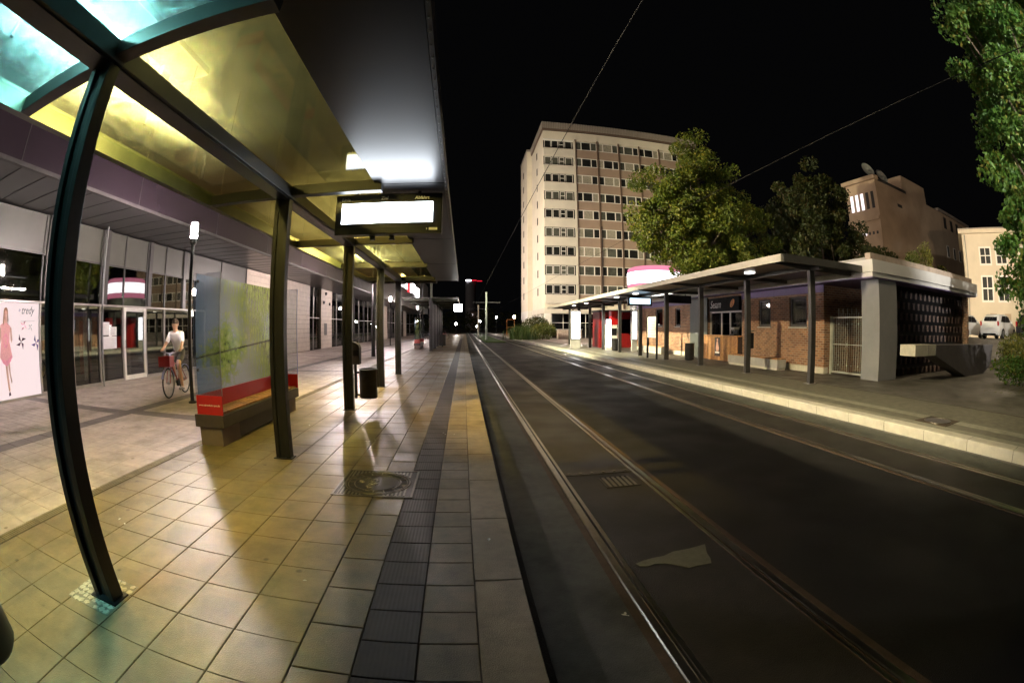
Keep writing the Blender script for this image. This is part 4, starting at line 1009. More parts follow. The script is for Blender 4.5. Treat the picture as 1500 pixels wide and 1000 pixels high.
# gate
gt = thing('barred_gate', 'pale metal barred gate with a star ornament beside the corner pillar', 'gate', (12.5, 10.8, 0))
MB().box(12.46, 12.54, 11.55, 11.66, 0, 2.02).build('hinge_post', 'gate_metal', gt)
MB().box(12.48, 12.52, 9.90, 11.54, .06, .13).box(12.48, 12.52, 9.90, 11.54, 1.95, 2.0).box(12.48, 12.52, 9.90, 11.54, 1.04, 1.07).box(12.48, 12.52, 11.50, 11.54, .131, 1.039).box(12.48, 12.52, 11.50, 11.54, 1.071, 1.949).build('frame', 'gate_metal', gt)
for i in range(14):
    y = 9.98 + i * .112; top = 2.0 + (.24 if i % 2 else .08) if 1 < i < 12 else 1.95
    b_ = MB().cyl((12.50, y, .13), (12.50, y, top), .0105, n=6)
    if top > 2.05: b_.cyl((12.50, y, top), (12.50, y, top + .06), .012, .001, n=6)
    bo_ = b_.build('bar', 'gate_metal', gt)
    if i in (2, 5, 7, 11):
        for z in (.35, 1.75): MB().ball((12.50, y, z), .03, nu=8, nv=6).build('knob', 'gate_metal', bo_)
for k in range(8):
    a = k * math.pi / 4
    MB().cyl((12.47, 10.76, 1.055), (12.47, 10.76 + .16 * math.cos(a), 1.055 + .16 * math.sin(a)), .012, .003, n=6).build('star_ray', 'gate_metal', gt)
MB().box(12.45, 12.55, 9.84, 9.90, .95, 1.25).build('lock', 'white_paint', gt)
MB().box(WX - .03, WX - .004, 11.70, 17.24, 2.86, 3.126).build('frieze', 'purple_soffit', pv); MB().box(WX - .03, WX - .004, 22.31, 30.5, 2.86, 3.126).build('frieze', 'purple_soffit', pv)
# plants on the roof
def leaves(mb, rnd, c, rx, ry, rz, n, size, shell=.55, droop=.3):
    for _ in range(n):
        while True:
            p = Vector((rnd.uniform(-1, 1), rnd.uniform(-1, 1), rnd.uniform(-1, 1)))
            if shell ** 2 * rnd.random() < p.length_squared <= 1: break
        p = Vector((c[0] + p.x * rx, c[1] + p.y * ry, c[2] + p.z * rz))
        d = Vector((rnd.uniform(-1, 1), rnd.uniform(-1, 1), rnd.uniform(-1, .6) - droop)).normalized(); u = d.orthogonal().normalized()
        u = (Matrix.Rotation(rnd.uniform(0, 6.28), 3, d) @ u); s = size * rnd.uniform(.6, 1.3)
        a = p - d * s * .5; b = p + d * s * .5; q = u * s * .33; f_ = d.cross(u) * s * .08
        k = len(mb.v); mb.v += [tuple(a), tuple(p + q + f_), tuple(b), tuple(p - q + f_)]; mb.f.append((k, k + 1, k + 2, k + 3))
def plant(name, label, c, rx, ry, rz, n, size, m_, cat='shrub', stems=5, group=None, seed=1):
    rnd = random.Random(seed); t = thing(name, label, cat, (c[0], c[1], c[2] - rz), group=group); st = MB(); mb = MB()
    for i in range(stems):
        e = Vector((c[0] + rnd.uniform(-.6, .6) * rx, c[1] + rnd.uniform(-.6, .6) * ry, c[2] + rnd.uniform(0, .6) * rz))
        b = Vector((c[0] + rnd.uniform(-.2, .2) * rx, c[1] + rnd.uniform(-.2, .2) * ry, c[2] - rz))
        st.tube([b, (b + e) / 2 + Vector((rnd.uniform(-.1, .1) * rx, 0, 0)), e], [.03 * min(1.5, rz), .02 * min(1.5, rz), .006], 5)
        leaves(mb, rnd, e, rx * .55, ry * .55, rz * .5, n // (2 * stems), size)
    leaves(mb, rnd, c, rx, ry, rz, n // 2, size)
    st.build('stem', 'bark', t); mb.build('foliage', m_, t); return t
plant('roof_shrub', 'yellow green shrub growing on the pavilion roof, left one', (16.2, 9.9, 4.1), .45, .4, .55, 500, .10, 'leaf_yellow', seed=3)
plant('roof_shrub', 'taller yellow green shrub on the pavilion roof in front of the tan wall', (17.4, 9.9, 4.35), .45, .4, .8, 700, .10, 'leaf_yellow', seed=4)
plant('roof_shrub', 'small yellow green tuft near the right end of the pavilion roof', (19.0, 9.8, 3.95), .3, .3, .4, 260, .09, 'leaf_yellow', seed=5)

# furniture on the far platform
def stone_bench(y0, y1, label):
    b = thing('stone_bench', label, 'bench', (11.55, (y0 + y1) / 2, 0), group='grey benches along the pavilion wall')
    MB().box(11.32, 11.80, y0, y1, .08, .40).build('block', 'concrete', b, bevel=.008)
    MB().box(11.34, 11.78, y0 + .05, y1 - .05, 0, .078).build('foot', 'kerb', b)
    for i in range(3): MB().box(11.35 + i * .15, 11.48 + i * .15, y0 + .02, y1 - .02, .402, .44).build('seat_slat', 'wood', b)
stone_bench(13.5, 17.1, 'grey stone bench below the two pavilion windows')
stone_bench(24.4, 27.7, 'grey stone bench behind the notice board')
def bin2(x, y, label):
    b = thing('litter_bin', label, 'bin', (x, y, 0), group='round bins on the far platform')
    MB().lathe([(.22, .02), (.24, .05), (.24, .78), (.25, .80), (.23, .82), (.20, .82), (.20, .5), (.01, .5)], (x, y, 0), 22).build('drum', 'bin_metal', b, smooth=True)
    MB().cyl((x, y, 0), (x, y, .019), .15, n=14).build('foot', 'dark_metal', b)
bin2(10.7, 19.7, 'round dark bin beside the grey kiosk panel')
bin2(9.98, 28.9, 'round dark bin in front of the red ticket machine')
lp = thing('post_bin', 'small black bin hung on the far shelter post before the kiosk', 'bin', (9.75, 13.2, .6))
MB().box(9.72, 9.95, 13.28, 13.55, .85, 1.4).build('box', 'black_plastic', lp, bevel=.02)
MB().prism([(9.70, 1.42), (9.96, 1.46), (9.96, 1.48), (9.70, 1.44)], 'y', 13.28, 13.58).build('lid', 'black_plastic', lp)
nb = thing('notice_board', 'glazed timetable board on two thin legs on the far platform', 'notice board', (9.3, 21.1, 0))
for y in (20.58, 21.75): MB().box(9.26, 9.34, y - .04, y + .04, 0, 2.15).build('leg', 'dark_metal', nb)
MB().box(9.27, 9.33, 20.63, 21.70, 1.05, 2.10).build('panel', 'paper', nb)
for i in range(7): MB().box(9.264, 9.268, 20.72, 21.62, 1.15 + i * .13, 1.20 + i * .13).build('text_line', 'poster_grey', nb)
fd = thing('departure_display', 'small glowing blue departure display under the far shelter roof', 'display', (9.33, 22.9, 2.7))
MB().box(8.62, 10.04, 22.86, 23.02, 2.72, 3.20).build('housing', 'black_plastic', fd, bevel=.008)
MB().box(8.73, 9.93, 22.85, 22.858, 2.82, 3.12).build('screen', 'lcd_far', fd)
for x in (9.0, 9.7): MB().box(x - .02, x + .02, 22.92, 22.96, 3.202, 3.30).build('bracket', 'dark_metal', fd)
fd2 = thing('departure_display', 'dark back side of a display box under the far shelter roof before the kiosk', 'display', (9.9, 19.0, 2.7))
MB().box(9.9, 11.3, 20.6, 20.8, 2.78, 3.18).build('housing', 'black_plastic', fd2, bevel=.008)
for x in (10.2, 11.0): MB().box(x - .02, x + .02, 20.68, 20.72, 3.182, 3.23).build('bracket', 'dark_metal', fd2)
ad = thing('advert_pillar', 'glowing white advertising light box under the far end of the far shelter', 'light box', (8.25, 33, 0))
MB().box(7.88, 8.62, 33.0, 33.25, 0, .62).build('base', 'concrete', ad); MB().box(7.86, 8.64, 32.98, 33.27, .622, 2.8).build('case', 'grey_metal', ad)
MB().box(7.93, 8.57, 32.966, 32.978, .72, 2.72).build('lit_face', 'advert_lit', ad)
ad2 = thing('advert_pillar', 'second glowing light box to the right of the red ticket machines', 'light box', (11.0, 28.2, 0))
MB().box(10.85, 11.20, 28.0, 28.2, 0, .70).build('base', 'concrete', ad2); MB().box(10.83, 11.22, 27.98, 28.22, .702, 2.7).build('case', 'grey_metal', ad2)
MB().box(10.88, 11.17, 27.966, 27.978, .8, 2.6).build('lit_face', 'advert_lit', ad2)
tm = thing('ticket_machine', 'red topped ticket machine with bright screen under the far shelter', 'ticket machine', (10.1, 30.0, 0))
MB().box(9.70, 10.52, 30.0, 30.5, 0, 1.75).build('cabinet', 'white_paint', tm, bevel=.01); MB().box(10.05, 10.55, 29.97, 30.52, 1.76, 2.70).build('header', 'red_panel', tm)
MB().box(9.68, 10.03, 29.98, 30.0 - .002, .2, 2.1).build('light_panel', 'advert_lit', tm); MB().box(10.10, 10.45, 29.985, 29.998, 1.0, 1.5).build('screen', 'black_plastic', tm)
rk = thing('red_kiosk', 'red panelled kiosk cabin behind the ticket machines', 'kiosk', (11, 33, 0))
MB().box(10.3, 13.0, 33.6, 35.5, 0, 2.75).build('cabin', 'red_dim', rk, bevel=.02)
MB().box(10.25, 13.05, 33.5, 35.6, 2.752, 2.9).build('roof', 'grey_paint', rk)
for x in (11.0, 11.7): MB().box(x - .02, x + .02, 33.585, 33.598, .1, 2.7).build('panel_joint', 'bench_body', rk)
MB().box(11.7, 12.9, 33.582, 33.596, 1.1, 2.2).build('hatch', 'house_glass', rk)
# concrete wedge
we = thing('concrete_wedge', 'dark angular cantilevered concrete wall block beside the pavilion end wall', 'concrete block', (17, 7.9, 0))
MB().prism([(14.06, 1.15), (14.06, .80), (17.1, 0), (19.4, 0), (20.3, .27), (20.7, 1.12)], 'y', 7.6, 8.3).build('block', 'concrete_dark', we, bevel=.01)
MB().box(12.52, 14.05, 7.62, 8.28, .82, 1.16).build('pale_end', 'kerb', we, bevel=.006)
MB().box(13.45, 13.47, 7.612, 7.62, .83, 1.15).build('plate_joint', 'concrete_dark', we)
# ------------------------------------------------------------------ high-rise
hr = thing('high_rise', 'ten storey pale apartment block with brown spandrels and a column of white corner balconies', 'building', (11.35, 63.4, 0))
HX, HY = 11.35, 63.4
FL = [7.7 + 2.8 * k for k in range(9)]            # window heads
XE = HX + 4.95 + 3.5 * 6
MB().box(HX, XE, HY + .25, HY + 11.6, 4.3, 31.6).build('wall', 'plaster_pink', hr)
MB().box(HX, XE, HY, HY + .248, 30.25, 31.6).build('top_band', 'plaster_pink', hr)
MB().box(HX - .15, XE + .15, HY - .15, HY + 11.6, 31.75, 32.0).build('roof_slab', 'pilaster_dark', hr)
MB().box(HX + .25, XE - .25, HY + .2, HY + 11, 31.6, 31.748).build('roof_gap', 'frame_dark', hr)
mb = MB(); x = HX - .2
while x < XE + .1: mb.box(x, x + .20, HY - .2, HY - .12, 32.0, 33.1); x += .27
tag(mb.build('roof_screen', 'parapet_grey', hr), kind='stuff')
mb = MB(); y = HY + .1
while y < HY + 11.5: mb.box(HX - .2, HX - .12, y, y + .20, 32.0, 33.1); y += .27
tag(mb.build('roof_screen', 'parapet_grey', hr), kind='stuff')
MB().box(HX - .1, XE, HY - .11, HY + 11.6, 32.0, 32.95).build('roof_screen_back', 'pilaster_dark', hr)
MB().box(HX - .85, HX + 5, HY + 11.65, HY + 20, 4.3, 32.6).build('rear_wing', 'plaster_pink', hr)
MB().box(HX - .9, HX + 5, HY + 11.6, HY + 20.05, 32.602, 33.0).build('rear_wing_roof', 'parapet_grey', hr)
# facade bays
def window_mesh():
    f = MB(); W = 3.30; H = 1.42
    xs = [0, .85, 2.35, 3.30]
    f.box(0, W, -.05, .06, H - .09, H).box(0, W, -.05, .06, 0, .09)
    for a in xs: f.box(max(0, a - .07), min(W, a + .07), -.055, .06, .091, H - .091)
    me = f.mesh('window'); me.materials.append(MATS['window_white'])
    ps = []
    for i in range(3):
        a, b = max(0, xs[i] - .07) + .14, xs[i + 1] - .07
        p = MB().box(a if i else .07, b, .0, .02, .092, H - .092).mesh('pane'); ps.append(p)
    return me, ps
wm, panes = window_mesh()
variants = []
for mname in ('pane_mid', 'pane_dark', 'spandrel'):
    row = []
    for p in panes: q = p.copy(); q.materials.append(MATS[mname]); row.append(q)
    variants.append(row)
cur = bpy.data.materials  # curtain tone behind glass
mat('curtain', (.30, .27, .21), .6, var=.35, scale=5); mat('room_dark', (.02, .018, .016), .9)
for p in variants[2]: p.materials.clear(); p.materials.append(MATS['curtain'])
rnd = random.Random(11)
bx0 = HX + 4.95
sp_me = MB().box(0, 3.30, -.06, .06, 0, 1.32).mesh('spandrel'); sp_me.materials.append(MATS['spandrel_brown'])
back_me = MB().box(0, 3.30, .14, .16, 0, 1.45).mesh('room'); back_me.materials.append(MATS['room_dark'])
for j, z in enumerate(FL):
    for i in range(6):
        x = bx0 + .10 + i * 3.5
        wd = inst('window', wm, hr, (x - HX, .10, z - 1.42))
        for q in range(3):
            v = rnd.random(); vi = 1 if v < .30 else (0 if v < .70 else 2)
            inst('pane', variants[vi][q], wd, (0, 0, 0))
        inst('spandrel', sp_me, hr, (x - HX, .08, z - 1.42 - 1.345))
for i in range(7):
    MB().box(bx0 + i * 3.5 - .10, bx0 + i * 3.5 + .10, HY - .10, HY + .24, 4.3, 30.4).build('pilaster', 'pilaster_dark', hr)
MB().box(bx0 + 3.4 + .22, bx0 + 3.4 + .34, HY - .16, HY - .11, 4.3, 16.5).build('downpipe', 'frame_dark', hr)
MB().box(HX, bx0 - .1, HY, HY + .248, 30.05, 30.25).build('balcony_head', 'window_white', hr)
# corner balconies
par = MB().box(0, 4.55, -.12, 0, 0, 1.15).box(0, .10, 0, .9, 0, 1.15).mesh('parapet'); par.materials.append(MATS['balcony_white'])
flo = MB().box(0, 4.75, -.10, 1.2, -.16, -.002).mesh('floor'); flo.materials.append(MATS['balcony_white'])
bw = MB()
for a, b in ((.15, 1.15), (1.25, 2.25), (2.40, 3.15), (3.30, 4.40)):
    bw.box(a, a + .07, 0, .06, .0, 1.30).box(b - .07, b, 0, .06, .0, 1.30).box(a + .07, b - .07, 0, .06, 1.22, 1.30).box(a + .07, b - .07, 0, .06, 0, .07)
bw.box(2.47, 3.08, 0, .06, .60, .68)
bwm = bw.mesh('balcony_window'); bwm.materials.append(MATS['window_white'])
bpn = MB().box(.22, 1.08, .02, .03, .07, 1.22).box(1.32, 2.18, .02, .03, .07, 1.22).box(2.47, 3.08, .02, .03, .07, .60).box(2.47, 3.08, .02, .03, .68, 1.22).box(3.37, 4.33, .02, .03, .07, 1.22)
bpg = []
for mname in ('pane_dark', 'pane_mid'):
    q = bpn.mesh('pane'); q.materials.append(MATS[mname]); bpg.append(q)
jam = MB().box(4.56, 4.86, -.12, .14, -.16, 2.6).mesh('side_wall'); jam.materials.append(MATS['balcony_white'])
rail_me = MB().box(.1, 4.5, -.08, -.04, 1.22, 1.26).mesh('hand_rail'); rail_me.materials.append(MATS['pilaster_dark'])
for j, z in enumerate(FL):
    b = inst('balcony', par, hr, (.05, 0, z - 2.62)); inst('floor', flo, b, (0, .02, 0)); inst('side_wall', jam, b, (0, 0, .002))
    if j % 3 != 1: inst('hand_rail', rail_me, b, (0, 0, 0))
    w_ = inst('balcony_window', bwm, hr, (.05, .19, z - 1.36)); inst('pane', bpg[j % 2], w_, (0, 0, 0))
MB().box(HX + .05, HX + 4.8, HY + .242, HY + .249, 5.1, 30.0).build('balcony_back', 'room_dark', hr)
# small windows of the left side
for z in FL:
    for y, xx in ((HY + 6.0, HX), (HY + 16.2, HX - .85)):
        w_ = MB().box(xx - .03, xx + .02, y - .35, y + .35, z - 1.3, z - .1).build('side_window', 'pilaster_dark', hr)
        MB().box(xx - .04, xx - .032, y - .28, y + .28, z - 1.22, z - .18).build('pane', 'dark_glass', w_)
# ground floor
MB().box(HX - .1, XE, HY - .15, HY + 11.6, 3.55, 4.298).build('ledge', 'balcony_white', hr)
for y in (HY + .2, HY + 4.0, HY + 7.6, HY + 11.0): MB().box(HX, HX + .9, y - .3, y + .5, 0, 3.548).build('pier', 'window_white', hr)
MB().box(HX - .85, HX + 4, HY + 11.7, HY + 20, 2.9, 4.298).build('ledge', 'window_white', hr)
for y in (HY + 12.2, HY + 15.6, HY + 19): MB().box(HX - .8, HX + .2, y - .3, y + .5, 0, 2.898).build('pier', 'window_white', hr)
MB().box(HX + 1.2, XE, HY + 1.4, HY + 1.5, 0, 3.54).build('glazing', 'dark_glass', hr)
MB().box(HX + 2.0, XE, HY + 4, HY + 4.1, 0, 3.54).build('lobby_wall', 'spandrel', hr)
for k in range(14): MB().box(HX + 1.2 + k * 1.7, HX + 1.28 + k * 1.7, HY + 1.3, HY + 1.398, 0, 3.54).build('mullion', 'window_white', hr)
MB().box(HX + 1.2, XE, HY + 1.3, HY + 1.396, 2.2, 2.28).build('transom', 'window_white', hr)
sw = thing('stone_planter', 'low rough stone wall in front of the high-rise entrance', 'low wall', (13.6, 60, 0))
MB().box(12.4, 15.6, 59.0, 60.2, 0, 1.25).build('wall', 'stone_low', sw, bevel=.04); MB().box(12.3, 15.7, 58.9, 60.3, 1.252, 1.35).build('coping', 'concrete', sw)

# round kiosk with lit sign band
ro = thing('round_kiosk', 'round kiosk crowned by a glowing white and pink sign drum behind the far shelter', 'kiosk', (18.4, 41.2, 0))
c = (18.4, 41.2, 0)
MB().lathe([(2.5, 0), (2.5, 5.2)], c, 40).build('drum', 'grey_paint', ro, smooth=True)
MB().lathe([(2.62, 5.2), (2.7, 5.25), (2.7, 5.7), (2.62, 5.75)], c, 48).build('lower_band', 'rotunda_pink', ro, smooth=True)
MB().lathe([(2.62, 5.75), (2.74, 5.8), (2.74, 6.85), (2.62, 6.9)], c, 48).build('lit_band', 'rotunda_white', ro, smooth=True)
MB().lathe([(2.62, 6.9), (2.72, 6.92), (2.66, 7.25), (2.3, 7.42), (.1, 7.45)], c, 48).build('upper_band', 'rotunda_pink', ro, smooth=True)

# ------------------------------------------------------------------ buildings on the right
tb_ = thing('tan_building', 'tall tan theatre-like building with lit windows and a blank side wall', 'building', (38, 32, 0))
# corner at azimuth 54.7; left face runs away to the left, blank face to the right
C = Vector((47.0, 33.3, 0)); dl = Vector((-.05, 1, 0)).normalized(); dr2 = Vector((1.0, .05, 0)).normalized()
def face_box(o, d, n, u0, u1, z0, z1, t0, t1):
    """box on a vertical face: u along d, t out along n"""
    m_ = MB(); P = lambda u, t, z: tuple(o + d * u + n * t + Vector((0, 0, z)))
    k = [P(u0, t0, z0), P(u1, t0, z0), P(u1, t1, z0), P(u0, t1, z0), P(u0, t0, z1), P(u1, t0, z1), P(u1, t1, z1), P(u0, t1, z1)]
    m_.v = k
    for q in ((0, 3, 2, 1), (4, 5, 6, 7), (0, 1, 5, 4), (1, 2, 6, 5), (2, 3, 7, 6), (3, 0, 4, 7)): m_.f.append(q)
    return m_
nl = Vector((-1, -.05, 0)).normalized(); nr = Vector((.05, -1, 0)).normalized()
HT = 20.4
face_box(C, dr2, nr, 0, 21.5, 0, HT - .6, -5.4, 0).build('wall', 'plaster_tan', tb_)
face_box(C, dl, nl, 0, 5.4, HT - 5.6, HT - 5.2, .002, .35).build('cornice', 'plaster_tan', tb_)
face_box(C, dl, nl, -.3, 5.7, HT - .6, HT - .1, -.6, .55).build('cornice', 'plaster_tan', tb_)
face_box(C, dr2, nr, .6, 9.0, HT - .598, HT - .15, -.4, -.05).build('roof_edge', 'frame_dark', tb_)
face_box(C, dr2, nr, 9.5, 17.5, HT - .598, HT + 2.4, -6.5, -.8).build('roof_box', 'plaster_tan', tb_)
face_box(C, dr2, nr, 5.5, 6.8, HT - 3.0, HT - 2.6, .002, .06).build('vent', 'frame_dark', tb_)
for i in range(5):
    u = .8 + i * .92
    face_box(C, dl, nl, u - .24, u + .24, HT - 4.1, HT - 2.0, .004, .05).build('window', 'lit_window' if i > 1 else 'frame_dark', tb_)
for i in range(7):
    u = .7 + i * .66
    face_box(C, dl, nl, u - .15, u + .15, HT - 7.3, HT - 6.95, .004, .05).build('window', 'lit_window' if i > 2 else 'frame_dark', tb_)
P0 = C + dl * 3.2 + nl * .03 + Vector((0, 0, HT - 11.0))
m_ = MB(); m_.v = [tuple(P0 + dl * (.65 * math.cos(t)) + Vector((0, 0, .8 * math.sin(t)))) for t in [i * math.pi / 8 for i in range(16)]]; m_.f = [tuple(range(16))]
ex = [tuple(Vector(v) + nl * .05) for v in m_.v]; m_.v += ex; m_.f.append(tuple(range(31, 15, -1))); m_.f += [(i, (i + 1) % 16, 16 + (i + 1) % 16, 16 + i) for i in range(16)]
m_.build('window', 'lit_window', tb_)
face_box(C, dl, nl, .8, 1.3, HT - 12.4, HT - 10.6, .004, .05).build('window', 'frame_dark', tb_)
for k, (u, t) in enumerate(((2.2, -2.0), (-1.5 + 1.6, -3.6))):
    q = C + dl * 1.6 + dr2 * (1.2 + 3.6 * k)
    d = thing('satellite_dish', ('left of the two satellite dishes on the tan building roof', 'right of the two satellite dishes on the tan building roof')[k], 'satellite dish', (q.x, q.y, HT - .5), R(-38 + 8 * k), group='roof satellite dishes')
    MB().cyl((0, 0, 0), (0, 0, 1.3), .07, n=8).build('mast', 'grey_metal', d, local=True)
    ds = MB().lathe([(.01, -.22), (.35, -.19), (.7, -.10), (1.0, .05), (1.02, .06), (.7, -.06), (.35, -.15), (.02, -.18)], (0, 0, 0), 24).build('reflector', 'dish', d, smooth=True, local=True)
    ds.location = (0, -.1, 1.75); ds.rotation_euler = (R(62), 0, R(20)); ds.scale = (.95, 1.15, 1)
    MB().tube([(0, -.15, 1.6), (.1, -.6, 1.75)], .03, 6).build('feed_arm', 'grey_metal', d, local=True)
# lower wing to the right
wg = C + dr2 * 21.5
face_box(wg, dr2, nr, .02, 16, 0, 20.2, -9, -.6).build('wing', 'plaster_tan', tb_)
face_box(wg, dr2, nr, .02, 16, 20.202, 20.6, -9, -.3).build('wing_eave', 'parapet_grey', tb_)
for u in (3.0, 6.2, 9.2, 12.0):
    face_box(wg, dr2, nr, u - .6, u + .6, 17.8, 19.6, -.598, -.54).build('window', 'frame_dark', tb_)
    for z in (9.0, 13.2):
        w_ = face_box(wg, dr2, nr, u - .55, u + .55, z, z + 1.9, -.598, -.54).build('window', 'window_white', tb_)
        face_box(wg, dr2, nr, u - .42, u - .04, z + .12, z + 1.78, -.538, -.53).build('pane', 'pane_matte', w_); face_box(wg, dr2, nr, u + .04, u + .42, z + .12, z + 1.78, -.538, -.53).build('pane', 'pane_matte', w_)
# cream building
cb_ = thing('cream_building', 'cream rendered house with shuttered white windows behind the parked cars', 'building', (43, 18, 1.2))
C2 = Vector((43.2, 19.2, 1.2)); d2 = Vector((.42, -.91, 0)).normalized(); n2 = Vector((-.91, -.42, 0)).normalized(); d3 = Vector((.91, .42, 0))
face_box(C2, d2, n2, 0, 26, 0, 9.4, -9, 0).build('wall', 'plaster_cream', cb_)
face_box(C2, d2, n2, -.4, 26.4, 9.402, 9.75, -9.4, .45).build('eave', 'plaster_cream', cb_)
face_box(C2, d2, n2, -.4, 26.4, 9.752, 9.86, -9.4, .52).build('gutter', 'parapet_grey', cb_)
MB().tube([tuple(C2 + d2 * .3 + n2 * .3 + Vector((0, 0, 9.3))), tuple(C2 + d2 * .3 + n2 * .1 + Vector((0, 0, 8.7))), tuple(C2 + d2 * .3 + n2 * .1)], .06, 8).build('downpipe', 'concrete', cb_)
for u in (2.6, 4.6, 7.6, 9.6, 12.6, 14.6):
    for z, hh in ((6.6, 1.5), (3.3, 2.2)):
        w_ = face_box(C2, d2, n2, u - .75, u + .75, z - .12, z + hh + .1, .003, .06).build('window', 'window_white', cb_)
        for a, b in ((-.58, -.05), (.05, .58)):
            for e, f_ in ((.06, hh * .48), (hh * .54, hh - .06)): face_box(C2, d2, n2, u + a, u + b, z + e, z + f_, .062, .07).build('pane', 'pane_matte', w_)
for u in (3.2, 5.0): face_box(C2, d2, n2, u - .4, u + .4, .9 + .6, 1.6 + .6, .003, .03).build('vent_panel', 'plaster_tan', cb_)

# ------------------------------------------------------------------ trees
def tree(name, label, base, trunk_h, crown, n, size, m_, clumps=40, seed=1, trunk_r=.3, limbs=9):
    """crown: list of (centre, rx, ry, rz) lobes"""
    rnd = random.Random(seed); b = Vector(base); t = thing(name, label, 'tree', base)
    tr = MB(); top = b + Vector((0, 0, trunk_h))
    tr.tube([b, b + Vector((.05, 0, trunk_h * .5)), top, top + Vector((.1, .1, trunk_h * .5))], [trunk_r * 1.25, trunk_r, trunk_r * .8, trunk_r * .35], 9)
    br = MB(); lf = MB()
    cl = []
    for c_, rx, ry, rz in crown:
        k = max(4, int(clumps * rx * ry * rz / sum(a[1] * a[2] * a[3] for a in crown)))
        for _ in range(k):
            while True:
                p = Vector((rnd.uniform(-1, 1), rnd.uniform(-1, 1), rnd.uniform(-1, 1)))
                if .25 < p.length <= 1: break
            cl.append(Vector((c_[0] + p.x * rx, c_[1] + p.y * ry, c_[2] + p.z * rz)))
    for i, q in enumerate(cl):
        r_ = rnd.uniform(.55, 1.25) * (sum(a[1] for a in crown) / len(crown)) * .30
        leaves(lf, rnd, q, r_ * 1.15, r_ * 1.15, r_ * .8, n // len(cl), size, .35, .4)
        if i % max(1, len(cl) // (limbs * 3)) == 0:
            s = top + Vector((0, 0, rnd.uniform(-.2, .5) * trunk_h * .6)); mid = (s + q) / 2 + Vector((rnd.uniform(-.4, .4), rnd.uniform(-.4, .4), .4))
            br.tube([s, mid, q], [trunk_r * .35, trunk_r * .2, .03], 6)
    tr.build('trunk', 'bark', t, smooth=True); br.build('branches', 'bark', t, smooth=True); lf.build('crown', m_, t); return t
tree('plane_tree', 'big light green tree rising behind the far shelter in front of the high-rise', (19.6, 34.2, 0), 5.5,
     [((18.6, 33.2, 9.0), 4.6, 4.0, 3.4), ((20.8, 33.4, 10.0), 4.2, 4.0, 3.6), ((16.8, 34.0, 12.0), 3.6, 3.4, 3.2), ((15.6, 33.0, 9.4), 2.8, 3.0, 2.8), ((19.9, 34.4, 14.6), 3.6, 3.2, 3.2), ((20.2, 34.2, 17.6), 2.2, 2.2, 2.0), ((22.6, 33.2, 12.2), 2.9, 3.0, 2.6), ((18.9, 32.4, 6.6), 2.2, 2.2, 1.8), ((22.5, 31.6, 6.8), 2.8, 2.6, 2.2), ((24.3, 32.0, 9.6), 2.6, 2.4, 2.4)],
     64000, .235, 'leaf', 260, 5, .38, 12)
tree('broad_tree', 'dark tree between the light green tree and the tan building', (33.5, 31.0, 0), 5,
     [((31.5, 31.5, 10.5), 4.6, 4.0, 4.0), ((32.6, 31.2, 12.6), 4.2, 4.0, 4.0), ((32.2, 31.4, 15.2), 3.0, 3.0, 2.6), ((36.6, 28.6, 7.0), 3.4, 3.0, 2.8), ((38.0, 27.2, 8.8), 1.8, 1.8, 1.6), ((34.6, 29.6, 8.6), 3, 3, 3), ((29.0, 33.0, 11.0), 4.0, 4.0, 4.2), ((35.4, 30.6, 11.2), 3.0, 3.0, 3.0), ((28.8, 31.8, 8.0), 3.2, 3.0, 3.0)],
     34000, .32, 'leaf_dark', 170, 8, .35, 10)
tree('lime_tree', 'leafy tree hanging into the picture along the right edge', (18.2, 3.0, 0), 4.0,
     [((17.9, 3.3, 12.2), 3.0, 2.7, 2.6), ((18.0, 3.4, 9.4), 2.5, 2.2, 2.2), ((17.7, 4.1, 6.9), 2.1, 2.1, 2.3), ((17.4, 4.3, 4.7), 1.9, 1.8, 1.9), ((17.3, 4.4, 3.0), 1.4, 1.3, 1.2), ((20, 2.5, 14.2), 3.0, 3, 2.2)],
     52000, .20, 'leaf_green', 210, 21, .26, 10)
plant('shrub', 'dark green shrub at the right edge below the hanging tree', (16.3, 4.6, .45), 1.2, 1.3, .55, 2600, .11, 'leaf_green', stems=9, seed=31)
plant('shrub', 'yellowish bush in front of the parked cars', (20.8, 6.2, .85), 1.6, 1.1, .8, 2600, .12, 'leaf_yellow', stems=9, seed=32)
plant('shrub', 'yellow green flowering bush beside the high-rise corner', (9.9, 56.5, 1.05), 1.7, 1.4, 1.1, 2600, .20, 'leaf_yellow', stems=9, seed=33)
plant('shrub', 'dark bush behind the reeds beside the high-rise piers', (9.6, 60.5, 1.5), 2.0, 1.4, 1.6, 1800, .24, 'leaf_dark', stems=9, seed=34)
rd = thing('reed_clump', 'tall feathery green reed clump at the bend of the far kerb', 'reeds', (7.8, 58, 0))
mb = MB(); rnd = random.Random(4)
for _ in range(900):
    b = Vector((7.6 + rnd.gauss(0, .75), 58 + rnd.gauss(0, 1.0), 0)); h = rnd.uniform(.9, 2.1); a = rnd.uniform(0, 6.28); ln = rnd.uniform(.2, .8)
    d = Vector((math.cos(a), math.sin(a), 0)); wv = Vector((-d.y, d.x, 0)) * .035
    m1 = b + d * ln * .35 + Vector((0, 0, h * .7)); e = b + d * ln * 1.2 + Vector((0, 0, h * .95))
    k = len(mb.v); mb.v += [tuple(b - wv), tuple(b + wv), tuple(m1 + wv), tuple(m1 - wv), tuple(e)]; mb.f += [(k, k + 1, k + 2, k + 3), (k + 3, k + 2, k + 4)]
mb.build('blades', 'reed', rd)
